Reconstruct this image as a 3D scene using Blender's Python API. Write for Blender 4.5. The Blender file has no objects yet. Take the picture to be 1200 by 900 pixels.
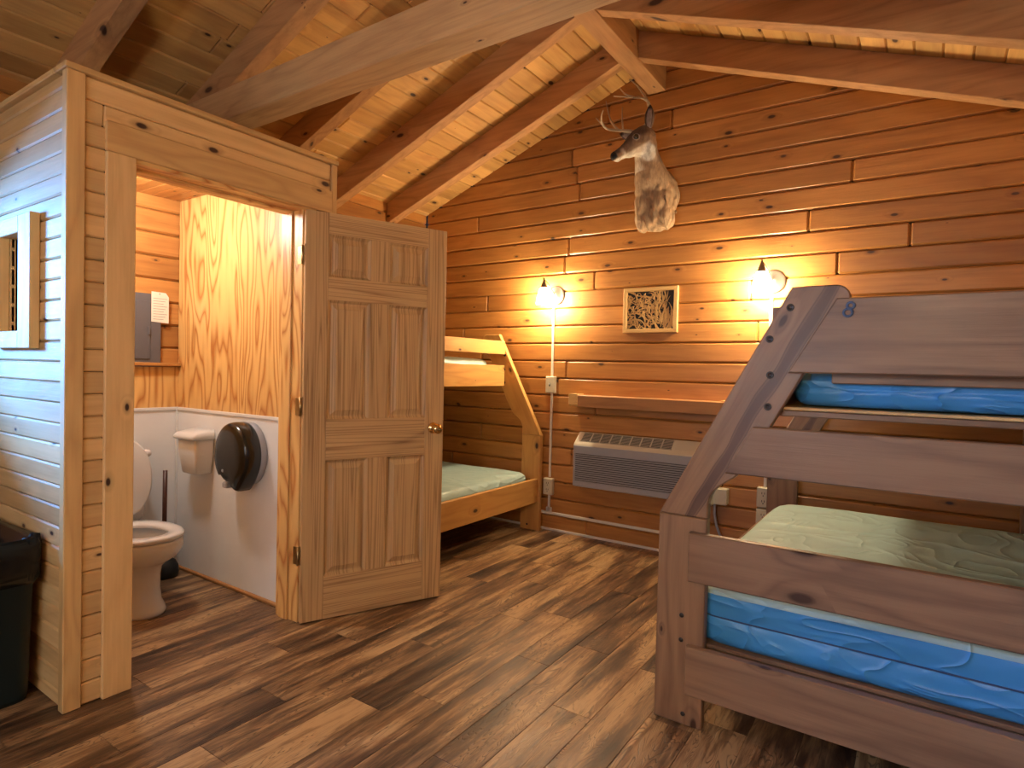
import bpy, bmesh, math, random
from mathutils import Vector, Matrix
rnd = random.Random(7)
scene = bpy.context.scene
COL = scene.collection
PI = math.pi

# ------------------------------------------------------------------ materials
def new_mat(name):
    m = bpy.data.materials.new(name); m.use_nodes = True
    nt = m.node_tree
    return m, nt, nt.nodes['Principled BSDF']

class NB:
    """small node builder"""
    def __init__(s, nt): s.nt = nt
    def n(s, typ, **kw):
        nd = s.nt.nodes.new(typ)
        for k, v in kw.items(): setattr(nd, k, v)
        return nd
    def set(s, sock, v):
        if hasattr(v, 'is_output') or isinstance(v, bpy.types.NodeSocket): s.nt.links.new(v, sock)
        else: sock.default_value = v
    def math(s, op, a, b=0.0, c=0.0, clamp=False):
        nd = s.n('ShaderNodeMath', operation=op, use_clamp=clamp)
        s.set(nd.inputs[0], a); s.set(nd.inputs[1], b); s.set(nd.inputs[2], c)
        return nd.outputs[0]
    def vmul(s, v, k):
        nd = s.n('ShaderNodeVectorMath', operation='MULTIPLY'); s.set(nd.inputs[0], v); s.set(nd.inputs[1], k)
        return nd.outputs[0]
    def vadd(s, v, k):
        nd = s.n('ShaderNodeVectorMath', operation='ADD'); s.set(nd.inputs[0], v); s.set(nd.inputs[1], k)
        return nd.outputs[0]
    def noise(s, v, scale=1.0, detail=3.0, rough=.5, dist=0.0):
        nd = s.n('ShaderNodeTexNoise'); s.set(nd.inputs['Vector'], v)
        nd.inputs['Scale'].default_value = scale; nd.inputs['Detail'].default_value = detail
        nd.inputs['Roughness'].default_value = rough; nd.inputs['Distortion'].default_value = dist
        return nd.outputs['Fac']
    def mix(s, f, a, b, mode='MIX'):
        nd = s.n('ShaderNodeMix', data_type='RGBA', blend_type=mode)
        s.set(nd.inputs[0], f); s.set(nd.inputs[6], a); s.set(nd.inputs[7], b)
        return nd.outputs[2]
    def ramp(s, f, stops):
        nd = s.n('ShaderNodeValToRGB'); s.set(nd.inputs[0], f)
        e = nd.color_ramp.elements
        while len(e) < len(stops): e.new(.5)
        for el, (p, c) in zip(e, stops):
            el.position = p; el.color = c if len(c) == 4 else (*c, 1)
        return nd.outputs[0]
    def maprange(s, v, a, b, c, d):
        nd = s.n('ShaderNodeMapRange', clamp=True); s.set(nd.inputs[0], v)
        for i, x in enumerate((a, b, c, d)): nd.inputs[i+1].default_value = x
        return nd.outputs[0]

def wood(name, light, dark, knot=(.05, .018, .008), rings=9.0, ringamt=.55, knots=.5, rough=.45,
         tonevar=.35, streak=.25, blot=.0, blotcol=(.1, .06, .04), bump=.25, flame=(1.1, 7, 7), kscale=(3.2, 6.0, 2.0), sharp=0.0, coat=0.0, kmax=.085, fine=(4, 90, 90), band=None):
    m, nt, bs = new_mat(name); b = NB(nt)
    at = b.n('ShaderNodeAttribute', attribute_name='gc').outputs['Vector']
    tone = b.n('ShaderNodeAttribute', attribute_name='tone').outputs['Fac']
    # knots
    s0 = b.n('ShaderNodeSeparateXYZ'); b.set(s0.inputs[0], at)
    kc = b.n('ShaderNodeCombineXYZ'); b.set(kc.inputs[0], b.math('MULTIPLY', s0.outputs[0], kscale[0])); b.set(kc.inputs[1], b.math('MULTIPLY', b.math('ADD', s0.outputs[1], s0.outputs[2]), kscale[1]))
    vo = b.n('ShaderNodeTexVoronoi', feature='F1', voronoi_dimensions='2D'); b.set(vo.inputs['Vector'], kc.outputs[0]); vo.inputs['Scale'].default_value = 1
    d = vo.outputs['Distance']
    sep = b.n('ShaderNodeSeparateColor'); b.set(sep.inputs[0], vo.outputs['Color'])
    r = b.math('MULTIPLY', b.math('MAXIMUM', b.math('SUBTRACT', sep.outputs[0], 1-knots), 0.0), kmax/max(knots, .01))
    dn = b.math('DIVIDE', d, b.math('ADD', r, .0001))            # <1 inside the knot
    near = b.math('MULTIPLY', b.maprange(dn, 1.0, 4.0, 1.0, 0.0), b.math('GREATER_THAN', r, .008))
    # warp across-grain near knots
    sx = b.n('ShaderNodeSeparateXYZ'); b.set(sx.inputs[0], at)
    fl = b.noise(b.vmul(at, flame), 1.0, 2.0, .45, .15)
    ph = b.math('ADD', b.math('MULTIPLY', fl, rings), b.math('MULTIPLY', near, 1.2))
    saw = b.math('FRACT', ph)
    tri = b.math('POWER', b.math('ABSOLUTE', b.math('SUBTRACT', b.math('MULTIPLY', saw, 2.0), 1.0)), 1.6 + sharp)
    st = b.noise(b.vmul(at, fine), 1.0, 4.0, .7)
    st2 = b.noise(b.vmul(at, (1.5, 30, 30)), 1.0, 3.0, .6)
    g = b.math('ADD', b.math('MULTIPLY', tri, ringamt), b.math('MULTIPLY', b.math('SUBTRACT', b.math('ADD', st, b.math('MULTIPLY', st2, 1.0)), .9), streak*2), clamp=True)
    col = b.mix(g, (*light, 1), (*dark, 1))
    if band:
        w1 = b.noise(b.vmul(at, (2.2, 3, 3)), 1.0, 2.0, .5)
        c_ = b.math('ADD', s0.outputs[2], b.math('MULTIPLY', b.math('SUBTRACT', w1, .5), .05))
        dd = b.math('ABSOLUTE', b.math('SUBTRACT', c_, band[0]))
        wd = b.math('ADD', band[1], b.math('MULTIPLY', b.math('SUBTRACT', b.noise(b.vmul(at, (4, 1, 1)), 1.0, 1.0), .5), band[1]*1.6))
        bm_ = b.maprange(b.math('DIVIDE', dd, wd), .55, 1.05, .85, 0.0)
        edge = b.maprange(b.math('ABSOLUTE', b.math('SUBTRACT', b.math('DIVIDE', dd, wd), .95)), 0.0, .16, .7, 0.0)
        col = b.mix(bm_, col, b.mix(b.math('MULTIPLY', tri, .6), (.10, .048, .034, 1), (.05, .024, .017, 1)))
        col = b.mix(edge, col, (.055, .026, .018, 1))
    if blot > 0:
        bl = b.maprange(b.noise(b.vmul(at, (.9, 5, 5)), 1.0, 4.0, .6), .50, .72, 0.0, blot)
        col = b.mix(bl, col, (*blotcol, 1))
    tv = b.maprange(tone, 0, 1, 1-tonevar, 1+tonevar*.5)
    tc = b.n('ShaderNodeCombineColor'); b.set(tc.inputs[0], tv); b.set(tc.inputs[1], b.math('POWER', tv, 1.12)); b.set(tc.inputs[2], b.math('POWER', tv, 1.3))
    col = b.mix(1.0, col, tc.outputs[0], 'MULTIPLY')
    kf = b.math('MULTIPLY', b.maprange(dn, .75, 1.25, 1.0, 0.0), b.math('GREATER_THAN', r, .008))
    halo = b.math('MULTIPLY', b.maprange(dn, 1.0, 2.6, .45, 0.0), b.math('GREATER_THAN', r, .008))
    col = b.mix(halo, col, (*[c*.45 for c in dark], 1))
    col = b.mix(kf, col, (*knot, 1))
    b.set(bs.inputs['Base Color'], col)
    b.set(bs.inputs['Roughness'], b.math('ADD', rough, b.math('MULTIPLY', st, .12)))
    bs.inputs['Coat Weight'].default_value = coat; bs.inputs['Coat Roughness'].default_value = .25
    bp = b.n('ShaderNodeBump'); bp.inputs['Strength'].default_value = bump; bp.inputs['Distance'].default_value = .002
    b.set(bp.inputs['Height'], b.math('ADD', b.math('ADD', g, st), b.math('MULTIPLY', kf, -.5)))
    b.set(bs.inputs['Normal'], bp.outputs[0])
    return m

def plain(name, col, rough=.5, metal=0.0, bump=0.0, bscale=80.0, var=0.06, coat=0.0, trans=0.0, emit=None, es=0.0, alpha=1.0, vscale=6.0):
    m, nt, bs = new_mat(name); b = NB(nt)
    tc = b.n('ShaderNodeTexCoord').outputs['Object']
    nz = b.noise(tc, vscale, 3.0)
    c2 = tuple(max(0, c*(1-var*2)) for c in col)
    b.set(bs.inputs['Base Color'], b.mix(nz, (*col, 1), (*c2, 1)))
    bs.inputs['Roughness'].default_value = rough; bs.inputs['Metallic'].default_value = metal
    bs.inputs['Coat Weight'].default_value = coat
    bs.inputs['Transmission Weight'].default_value = trans
    if emit:
        bs.inputs['Emission Color'].default_value = (*emit, 1); bs.inputs['Emission Strength'].default_value = es
    if bump:
        bp = b.n('ShaderNodeBump'); bp.inputs['Strength'].default_value = bump; bp.inputs['Distance'].default_value = .003
        b.set(bp.inputs['Height'], b.noise(tc, bscale, 3.0)); b.set(bs.inputs['Normal'], bp.outputs[0])
    return m

M = {}
M['log'] = wood('varnished_orange_pine', (.50, .225, .058), (.27, .095, .022), rings=5, ringamt=.34, rough=.34, tonevar=.24, streak=.42, knots=.55, coat=.15, blot=.35, blotcol=(.24, .09, .025), kscale=(3.6, 8.0, 2.0))
M['ceil'] = wood('ceiling_pine', (.70, .42, .14), (.46, .23, .07), rings=5, ringamt=.3, rough=.5, tonevar=.28, knots=.5, streak=.32, blot=.55, blotcol=(.30, .12, .04))
M['beam'] = wood('rough_sawn_beam', (.50, .27, .11), (.25, .115, .045), rings=6, ringamt=.4, rough=.6, tonevar=.15, knots=.5, streak=.35, bump=.5, kscale=(2.0, 5.0, 2.0))
M['tie'] = wood('pale_tie_beam', (.66, .42, .20), (.36, .20, .09), rings=7, ringamt=.38, rough=.55, tonevar=.1, knots=.6, streak=.4, bump=.5, kscale=(2.4, 5.5, 3.0))
M['pine'] = wood('pale_pine_siding', (.70, .45, .19), (.45, .24, .085), rings=6, ringamt=.28, rough=.5, tonevar=.2, knots=.45, streak=.32, kscale=(3.5, 7, 2))
M['trimw'] = wood('pale_pine_trim', (.68, .43, .17), (.42, .22, .075), rings=7, ringamt=.4, rough=.5, tonevar=.12, knots=.3, streak=.25, kscale=(2.2, 6, 2))
M['door'] = wood('clear_pine_door', (.58, .37, .165), (.25, .125, .045), rings=17, ringamt=.72, rough=.42, tonevar=.06, knots=0.0, streak=.26, flame=(.22, 12, 12), sharp=1.2)
M['ply'] = wood('varnished_plywood', (.74, .46, .16), (.44, .165, .035), rings=15, ringamt=.95, rough=.38, tonevar=.05, knots=0.0, streak=.15, flame=(.8, 4.5, 4.5), sharp=1.0, coat=.1)
M['bunk'] = wood('stained_bunk_pine', (.29, .165, .088), (.125, .062, .035), rings=6, ringamt=.5, rough=.42, tonevar=.2, knots=.45, streak=.32, coat=.1, blot=.45, blotcol=(.12, .055, .03), kscale=(2.6, 6, 2), kmax=.10, flame=(.8, 7, 7))
M['bunkslant'] = wood('heartwood_streaked_pine', (.30, .172, .092), (.14, .07, .04), rings=6, ringamt=.4, rough=.42, tonevar=.2, knots=.3, streak=.32, coat=.1, kscale=(2.6, 6, 2), flame=(.8, 7, 7), band=(.957, .020))
M['bunklight'] = wood('honey_bunk_pine', (.62, .34, .10), (.38, .155, .04), rings=6, ringamt=.35, rough=.42, tonevar=.15, knots=.35, streak=.2)
M['shelfw'] = wood('shelf_pine', (.50, .25, .09), (.26, .11, .04), rings=6, ringamt=.35, rough=.5, tonevar=.1, knots=.3, streak=.25)
M['framew'] = wood('picture_frame_pine', (.72, .47, .18), (.50, .28, .09), rings=6, ringamt=.3, rough=.4, tonevar=.05, knots=0, streak=.2)

def floor_mat():
    m, nt, bs = new_mat('laminate_planks'); b = NB(nt)
    at = b.n('ShaderNodeAttribute', attribute_name='gc').outputs['Vector']
    tone = b.n('ShaderNodeAttribute', attribute_name='tone').outputs['Fac']
    n1 = b.noise(b.vmul(at, (1.3, 8, 8)), 1.0, 4.0, .6, .25)
    n2 = b.noise(b.vmul(at, (4, 60, 60)), 1.0, 5.0, .7, .3)
    n3 = b.noise(b.vmul(at, (2.4, 24, 24)), 1.0, 4.0, .62, .8)
    f = b.math('ADD', b.math('ADD', b.math('MULTIPLY', n1, .95), b.math('MULTIPLY', n2, .42)), b.math('MULTIPLY', n3, .38))
    f = b.math('ADD', f, b.math('MULTIPLY', b.math('SUBTRACT', tone, .5), .10))
    col = b.ramp(f, [(.68, (.030, .017, .011)), (.81, (.115, .063, .032)), (.91, (.27, .158, .075)), (1.0, (.46, .30, .15))])
    cr = b.math('FRACT', b.math('MULTIPLY', b.noise(b.vmul(at, (1.6, 9, 9)), 1.0, 3.0, .55, .5), 26.0))
    line = b.maprange(b.math('ABSOLUTE', b.math('SUBTRACT', cr, .5)), 0.0, .2, .75, 0.0)
    line = b.math('MULTIPLY', line, b.maprange(n3, .44, .58, 0, 1))
    col = b.mix(line, col, (.022, .012, .008, 1))
    b.set(bs.inputs['Base Color'], col)
    b.set(bs.inputs['Roughness'], b.maprange(n2, .3, .7, .30, .52))
    bp = b.n('ShaderNodeBump'); bp.inputs['Strength'].default_value = .55; bp.inputs['Distance'].default_value = .003
    b.set(bp.inputs['Height'], b.math('ADD', n2, b.math('MULTIPLY', line, -.6))); b.set(bs.inputs['Normal'], bp.outputs[0])
    return m
M['floor'] = floor_mat()
M['groove'] = plain('dark_groove', (.035, .016, .008), .9)
M['white'] = plain('white_plastic', (.74, .75, .74), .35, coat=.1)
M['frp'] = plain('pebbled_white_panel', (.80, .83, .85), .45, bump=.35, bscale=260)
M['porc'] = plain('porcelain', (.75, .77, .78), .12, coat=.4, var=.02)
M['cream'] = plain('cream_plastic', (.62, .57, .43), .4)
M['raceway'] = plain('painted_raceway', (.72, .68, .60), .4)
M['slot'] = plain('dark_slot', (.02, .02, .02), .6)
M['black'] = plain('black_smoke_plastic', (.005, .006, .005), .22, coat=.15)
M['grey'] = plain('grey_panel_paint', (.11, .105, .115), .45)
M['greyplast'] = plain('translucent_grey_plastic', (.33, .36, .42), .3)
M['brass'] = plain('polished_brass', (.75, .52, .22), .15, metal=1.0)
M['oldbrass'] = plain('aged_brass', (.45, .33, .16), .35, metal=1.0)
M['bolt'] = plain('dark_bolt', (.06, .05, .045), .35, metal=.8)
M['pewter'] = plain('brushed_pewter', (.30, .27, .24), .4, metal=.8)
M['blue'] = plain('blue_vinyl', (.045, .25, .56), .42, bump=.25, bscale=14, var=.12)
M['green'] = plain('pale_green_vinyl', (.40, .53, .45), .45, bump=.5, bscale=9, var=.10, vscale=3)
def vinyl(name, col, fold=1.0):
    m, nt, bs = new_mat(name); b = NB(nt)
    tc = b.n('ShaderNodeTexCoord').outputs['Object']
    n1 = b.noise(b.vmul(tc, (1.6, 2.6, 5.0)), 1.0, 1.0, .4, .9)
    rid = b.math('POWER', b.math('SUBTRACT', 1.0, b.math('ABSOLUTE', b.math('SUBTRACT', b.math('MULTIPLY', n1, 2.0), 1.0)), clamp=True), 7.0)
    n2 = b.noise(b.vmul(tc, (3.6, 2.2, 8.0)), 1.0, 1.0, .4, 1.2)
    rid2 = b.math('POWER', b.math('SUBTRACT', 1.0, b.math('ABSOLUTE', b.math('SUBTRACT', b.math('MULTIPLY', n2, 2.0), 1.0)), clamp=True), 9.0)
    hgt = b.math('ADD', b.math('ADD', rid, b.math('MULTIPLY', rid2, .6)), b.math('MULTIPLY', n1, .8))
    c2 = tuple(c*.72 for c in col)
    b.set(bs.inputs['Base Color'], b.mix(b.noise(tc, 2.5, 3.0), (*col, 1), (*c2, 1)))
    bs.inputs['Roughness'].default_value = .38
    bp = b.n('ShaderNodeBump'); bp.inputs['Strength'].default_value = .6*fold; bp.inputs['Distance'].default_value = .014
    b.set(bp.inputs['Height'], hgt); b.set(bs.inputs['Normal'], bp.outputs[0])
    return m
M['blue'] = vinyl('blue_vinyl_cover', (.07, .34, .72))
M['green'] = vinyl('pale_green_vinyl_cover', (.48, .69, .70))
M['seam'] = plain('mattress_piping', (.03, .06, .14), .5)
M['acgrey'] = plain('grey_louvre_plastic', (.36, .37, .40), .45)
M['accream'] = plain('ac_cream_plastic', (.72, .66, .50), .42)
M['dark'] = plain('dark_recess', (.025, .025, .03), .7)
M['paper'] = plain('paper_tag', (.80, .74, .62), .7)
M['ink'] = plain('faded_ink', (.35, .31, .26), .8)
M['bin'] = plain('dark_green_bin', (.004, .016, .018), .5)
M['bag'] = plain('black_bin_liner', (.004, .004, .005), .26, bump=.9, bscale=9, coat=0)
M['wood_dark'] = plain('dark_brown_handle', (.07, .022, .012), .4)
M['rubber'] = plain('black_rubber', (.008, .008, .008), .5)
M['horn'] = plain('antler', (.52, .40, .26), .5, var=.25, vscale=25)
M['eye'] = plain('glass_eye', (.006, .005, .004), .06, coat=1.0)
M['mark'] = plain('blue_paint_mark', (.07, .11, .19), .6)
def shade_mat(ec=(1.0, .76, .46, 1)):
    m, nt, bs = new_mat('lit_frosted_glass'); b = NB(nt)
    bs.inputs['Base Color'].default_value = (.9, .85, .72, 1); bs.inputs['Roughness'].default_value = .3
    bs.inputs['Emission Color'].default_value = ec; bs.inputs['Emission Strength'].default_value = SHADE_E
    return m
SHADE_E = 260.0
M['shade'] = shade_mat()
SHADE_E = 22.0
M['shade2'] = shade_mat((1, .88, .72, 1))
SHADE_E = 300.0
M['shade3'] = shade_mat((1, .82, .58, 1))
def glass_mat():
    m, nt, bs = new_mat('window_glass')
    tr = nt.nodes.new('ShaderNodeBsdfTransparent'); gl = nt.nodes.new('ShaderNodeBsdfGlossy'); gl.inputs['Roughness'].default_value = .02
    mx = nt.nodes.new('ShaderNodeMixShader'); mx.inputs[0].default_value = .08
    nt.links.new(tr.outputs[0], mx.inputs[1]); nt.links.new(gl.outputs[0], mx.inputs[2])
    nt.links.new(mx.outputs[0], nt.nodes['Material Output'].inputs[0]); return m
M['glass'] = glass_mat()
def fur_mat():
    m, nt, bs = new_mat('deer_fur'); b = NB(nt)
    ca = b.n('ShaderNodeAttribute', attribute_name='fur').outputs['Color']
    tc = b.n('ShaderNodeTexCoord').outputs['Object']
    n = b.noise(b.vmul(tc, (70, 70, 22)), 1.0, 4.0, .65, .4)
    n2 = b.noise(tc, 14.0, 3.0)
    col = b.mix(b.maprange(n, .35, .65, 0, .55), ca, b.mix(1.0, ca, (.35, .30, .27, 1), 'MULTIPLY'))
    col = b.mix(b.maprange(n2, .45, .65, 0, .35), col, b.mix(1.0, ca, (1.35, 1.25, 1.1, 1), 'MULTIPLY'))
    b.set(bs.inputs['Base Color'], col); bs.inputs['Roughness'].default_value = .85
    bp = b.n('ShaderNodeBump'); bp.inputs['Strength'].default_value = .9; bp.inputs['Distance'].default_value = .006
    b.set(bp.inputs['Height'], n); b.set(bs.inputs['Normal'], bp.outputs[0])
    return m
M['fur'] = fur_mat()

# ------------------------------------------------------------------ mesh builder
AX = {'x': (0, 1, 2), 'y': (1, 2, 0), 'z': (2, 0, 1)}
class MB:
    def __init__(s): s.v = []; s.f = []; s.gc = []; s.tone = []; s.sm = []; s.mi = []
    def add(s, verts, faces, grain='x', tone=None, off=None, mat=None, smooth=False, gcs=None, mi=0):
        if off is None: off = (rnd.uniform(0, 40), rnd.uniform(0, 40), rnd.uniform(0, 40))
        if tone is None: tone = rnd.random()
        base = len(s.v)
        a, b_, c = AX[grain]
        for i, p in enumerate(verts):
            q = gcs[i] if gcs else p
            s.gc.append((q[a]+off[0], q[b_]+off[1], q[c]+off[2])); s.tone.append(tone)
            s.v.append(tuple(mat @ Vector(p)) if mat else tuple(p))
        for f in faces:
            s.f.append(tuple(base+i for i in f)); s.sm.append(smooth); s.mi.append(mi)
        return s
    def box(s, x0, x1, y0, y1, z0, z1, bev=.003, **kw):
        lo = [min(x0, x1), min(y0, y1), min(z0, z1)]; hi = [max(x0, x1), max(y0, y1), max(z0, z1)]
        b = min(bev, .45*min(hi[i]-lo[i] for i in range(3)))
        V = []; idx = {}
        for c in [(i, j, k) for i in (0, 1) for j in (0, 1) for k in (0, 1)]:
            for ax in range(3):
                p = [0, 0, 0]
                for t in range(3):
                    e = hi[t] if c[t] else lo[t]
                    p[t] = e if t == ax else e + (-b if c[t] else b)
                idx[(c, ax)] = len(V); V.append(p)
        F = []
        for ax in range(3):
            o = [t for t in range(3) if t != ax]
            for sgn in (0, 1):
                q = []
                for (i, j) in ((0, 0), (1, 0), (1, 1), (0, 1)):
                    c = [0, 0, 0]; c[ax] = sgn; c[o[0]] = i; c[o[1]] = j; q.append(idx[(tuple(c), ax)])
                F.append(q)
        for ax in range(3):        # edges along ax
            o = [t for t in range(3) if t != ax]
            for i in (0, 1):
                for j in (0, 1):
                    c0 = [0, 0, 0]; c0[o[0]] = i; c0[o[1]] = j; c1 = list(c0); c1[ax] = 1
                    c0 = tuple(c0); c1 = tuple(c1)
                    F.append([idx[(c0, o[0])], idx[(c1, o[0])], idx[(c1, o[1])], idx[(c0, o[1])]])
        for c in [(i, j, k) for i in (0, 1) for j in (0, 1) for k in (0, 1)]:
            F.append([idx[(c, 0)], idx[(c, 1)], idx[(c, 2)]])
        return s.add(V, F, **kw)
    def prism(s, poly, d0, d1, axis='y', bev=0.0, **kw):
        """poly: 2D outline in the plane normal to axis, extruded d0..d1. axis y: (x,z); x: (y,z); z: (x,y)"""
        def P(p, d):
            return {'y': (p[0], d, p[1]), 'x': (d, p[0], p[1]), 'z': (p[0], p[1], d)}[axis]
        n = len(poly)
        if bev > 0:
            A = sum(poly[i][0]*poly[(i+1) % n][1]-poly[(i+1) % n][0]*poly[i][1] for i in range(n))
            sg = 1 if A > 0 else -1
            ins = []
            for i in range(n):
                p0 = Vector(poly[i-1]); p1 = Vector(poly[i]); p2 = Vector(poly[(i+1) % n])
                e1 = (p1-p0).normalized(); e2 = (p2-p1).normalized()
                n1 = Vector((-e1.y, e1.x))*sg; n2 = Vector((-e2.y, e2.x))*sg
                bi = (n1+n2); k = bev/max(.3, bi.length/2*1.0)**1
                bi = bi.normalized()*bev/max(.35, bi.normalized().dot(n1))
                ins.append((p1.x+bi.x, p1.y+bi.y))
            sgd = 1 if d1 > d0 else -1
            rings = [(ins, d0), (poly, d0+bev*sgd), (poly, d1-bev*sgd), (ins, d1)]
        else: rings = [(poly, d0), (poly, d1)]
        V = [P(p, d) for pl, d in rings for p in pl]
        F = [list(range(n))[::-1], [(len(rings)-1)*n+i for i in range(n)]]
        for r in range(len(rings)-1):
            for i in range(n):
                j = (i+1) % n; F.append([r*n+i, r*n+j, (r+1)*n+j, (r+1)*n+i])
        return s.add(V, F, **kw)
    def loft(s, rings, closed_ends=True, smooth=True, **kw):
        n = len(rings[0]); V = [p for r in rings for p in r]; F = []
        for r in range(len(rings)-1):
            for i in range(n):
                j = (i+1) % n; F.append([r*n+i, r*n+j, (r+1)*n+j, (r+1)*n+i])
        if closed_ends:
            F.append(list(range(n))[::-1]); F.append([(len(rings)-1)*n+i for i in range(n)])
        return s.add(V, F, smooth=smooth, **kw)
    def lathe(s, prof, c=(0, 0, 0), axis=(0, 0, 1), n=28, **kw):
        """prof: (radius, height) along axis"""
        ax = Vector(axis).normalized(); q = ax.to_track_quat('Z', 'Y').to_matrix()
        rings = []
        for r, h in prof:
            rings.append([tuple(Vector(c)+q @ Vector((r*math.cos(2*PI*i/n), r*math.sin(2*PI*i/n), h))) for i in range(n)])
        return s.loft(rings, **kw)
    def tube(s, pts, rad, n=12, **kw):
        pts = [Vector(p) for p in pts]
        if not isinstance(rad, (list, tuple)): rad = [rad]*len(pts)
        rings = []; up = Vector((0, 0, 1)); prev = None
        for i, p in enumerate(pts):
            t = (pts[min(i+1, len(pts)-1)]-pts[max(i-1, 0)]).normalized()
            if prev is None:
                a = t.cross(up) if abs(t.z) < .9 else t.cross(Vector((1, 0, 0)))
            else: a = prev-t*prev.dot(t)
            a.normalize(); prev = a; b_ = t.cross(a)
            rings.append([tuple(p+(a*math.cos(2*PI*k/n)+b_*math.sin(2*PI*k/n))*rad[i]) for k in range(n)])
        return s.loft(rings, **kw)
    def build(s, name, mats, parent=None, loc=(0, 0, 0), fix=True):
        me = bpy.data.meshes.new(name)
        L = Vector(loc)
        me.from_pydata([tuple(Vector(v)-L) for v in s.v], [], s.f)
        if not isinstance(mats, (list, tuple)): mats = [mats]
        for m in mats: me.materials.append(m)
        me.polygons.foreach_set('use_smooth', s.sm); me.polygons.foreach_set('material_index', s.mi)
        a = me.attributes.new('gc', 'FLOAT_VECTOR', 'POINT'); a.data.foreach_set('vector', [c for g in s.gc for c in g])
        t = me.attributes.new('tone', 'FLOAT', 'POINT'); t.data.foreach_set('value', s.tone)
        if fix:
            bm = bmesh.new(); bm.from_mesh(me); bmesh.ops.recalc_face_normals(bm, faces=bm.faces); bm.to_mesh(me); bm.free()
        me.update()
        o = bpy.data.objects.new(name, me); COL.objects.link(o)
        if parent:
            o.parent = parent
            o.matrix_parent_inverse = Matrix.Identity(4)
            o.location = L - parent.location if not parent.parent else L
        else: o.location = L
        return o

def tag(o, label=None, cat=None, group=None, kind=None):
    if label: o['label'] = label
    if cat: o['category'] = cat
    if group: o['group'] = group
    if kind: o['kind'] = kind
    return o
def empty(name, loc, label, cat, group=None, kind=None):
    o = bpy.data.objects.new(name, None); COL.objects.link(o); o.location = loc; o.empty_display_size = .05
    return tag(o, label, cat, group, kind)
def part(mb, name, mats, parent, label=None, sub=None):
    """mesh authored in world coords, child of parent (thing Empty) or of a part"""
    o = mb.build(name, mats)
    p = parent; off = Vector((0, 0, 0))
    while p: off += p.location; p = p.parent
    me = o.data
    me.transform(Matrix.Translation(-off)); o.parent = parent; o.location = (0, 0, 0)
    if label: o['label'] = label
    return o
def struct(mb, name, mats, label, cat, loc=(0, 0, 0)):
    o = mb.build(name, mats, loc=loc); return tag(o, label, cat, None, 'structure')

# ------------------------------------------------------------------ dimensions
XL, XR, YB, YF = -3.84, .62, 4.19, -1.45
RX, RZ, SL = -1.64, 3.515, .375           # ridge x, ridge z, slope
def roofz(x): return RZ - SL*abs(x-RX)
BX, BY0, BY1, BH = -2.53, .89, 2.06, 2.31   # bathroom box
PITCH = .1386; Z0 = .118

def logs_rows(zmax):
    z = Z0-PITCH; out = []
    while z < zmax:
        out.append((max(z, 0.0), min(z+PITCH, zmax+.2))); z += PITCH
    return out

# floor planks ------------------------------------------------------
joints = {0: 1.995, 1: 1.497, 2: 2.249, 3: 1.743, 4: 1.576, 5: 1.074, 6: 1.406, 7: .905, 8: 1.657, 9: 1.152}
mb = MB()
k = -11
while True:
    x0 = -1.13-.165*k; x1 = x0+.165
    if x1 < XL: break
    if x0 < XR:
        j = joints.get(k, rnd.uniform(0, 1)); y = j-1.005*math.ceil((j-YF)/1.005)
        while y < YB:
            a, b_ = max(y, YF), min(y+1.005, YB)
            if b_-a > .01: mb.box(max(x0, XL)+.0006, min(x1, XR)-.0006, a+.0006, b_-.0006, -.012, 0, bev=.0012, grain='y')
            y += 1.005
    k += 1
mb.box(XL, XR, YF, YB, -.05, -.0125, bev=0.001, mi=1)
struct(mb, 'floor', [M['floor'], M['groove']], 'dark rustic wood-look laminate plank floor', 'floor')

# log walls ---------------------------------------------------------
def split(a, b_, n=2):
    L = b_-a; c = []
    if L < 1.2: return [(a, b_)]
    p = a+rnd.uniform(.3, 2.2); out = [a]
    while p < b_-.4: out.append(p); p += rnd.uniform(1.6, 3.0)
    out.append(b_); return list(zip(out[:-1], out[1:]))
mb = MB()
for i, (z0, z1) in enumerate(logs_rows(RZ)):
    h = (RZ-z0)/SL
    a, b_ = max(XL, RX-h), min(XR, RX+h)
    if b_-a < .1: continue
    for (p, q) in split(a, b_):
        mb.box(p+.0008, q-.0008, YB, YB+.05, z0+.0015, z1-.0015, bev=.011, grain='x')
mb.prism([(XL, 0), (XR, 0), (XR, roofz(XR)), (RX, RZ), (XL, roofz(XL))], YB+.04, YB+.08, 'y', mi=1)
struct(mb, 'wall_back', [M['log'], M['groove']], 'orange varnished log gable wall behind the bunks and heater unit', 'wall')

WL = (-.75, .55, 1.28, 1.92)    # window in left wall: y0,y1,z0,z1
mb = MB()
for z0, z1 in logs_rows(roofz(XL)):
    z1 = min(z1, roofz(XL)+.02)
    segs = split(YF, YB) if not (z1 > WL[2] and z0 < WL[3]) else [(YF, WL[0]), (WL[1], 2.6), (2.6, YB)]
    for p, q in segs: mb.box(XL-.05, XL, p+.0008, q-.0008, z0+.0015, z1-.0015, bev=.011, grain='y')
for y0, y1, z0, z1 in ((YF-.08, WL[0], 0, roofz(XL)), (WL[1], YB+.08, 0, roofz(XL)), (WL[0], WL[1], 0, WL[2]), (WL[0], WL[1], WL[3], roofz(XL))):
    mb.box(XL-.08, XL-.045, y0, y1, z0, z1, bev=.001, mi=1)
struct(mb, 'wall_left', [M['log'], M['groove']], 'orange log outer wall behind the bathroom and left bunk', 'wall')
mb = MB()
for z0, z1 in logs_rows(roofz(XR)):
    for p, q in split(YF, YB): mb.box(XR, XR+.05, p+.0008, q-.0008, z0+.0015, min(z1, roofz(XR)+.02)-.0015, bev=.011, grain='y')
mb.box(XR+.045, XR+.08, YF-.08, YB+.08, 0, roofz(XR), bev=.001, mi=1)
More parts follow.
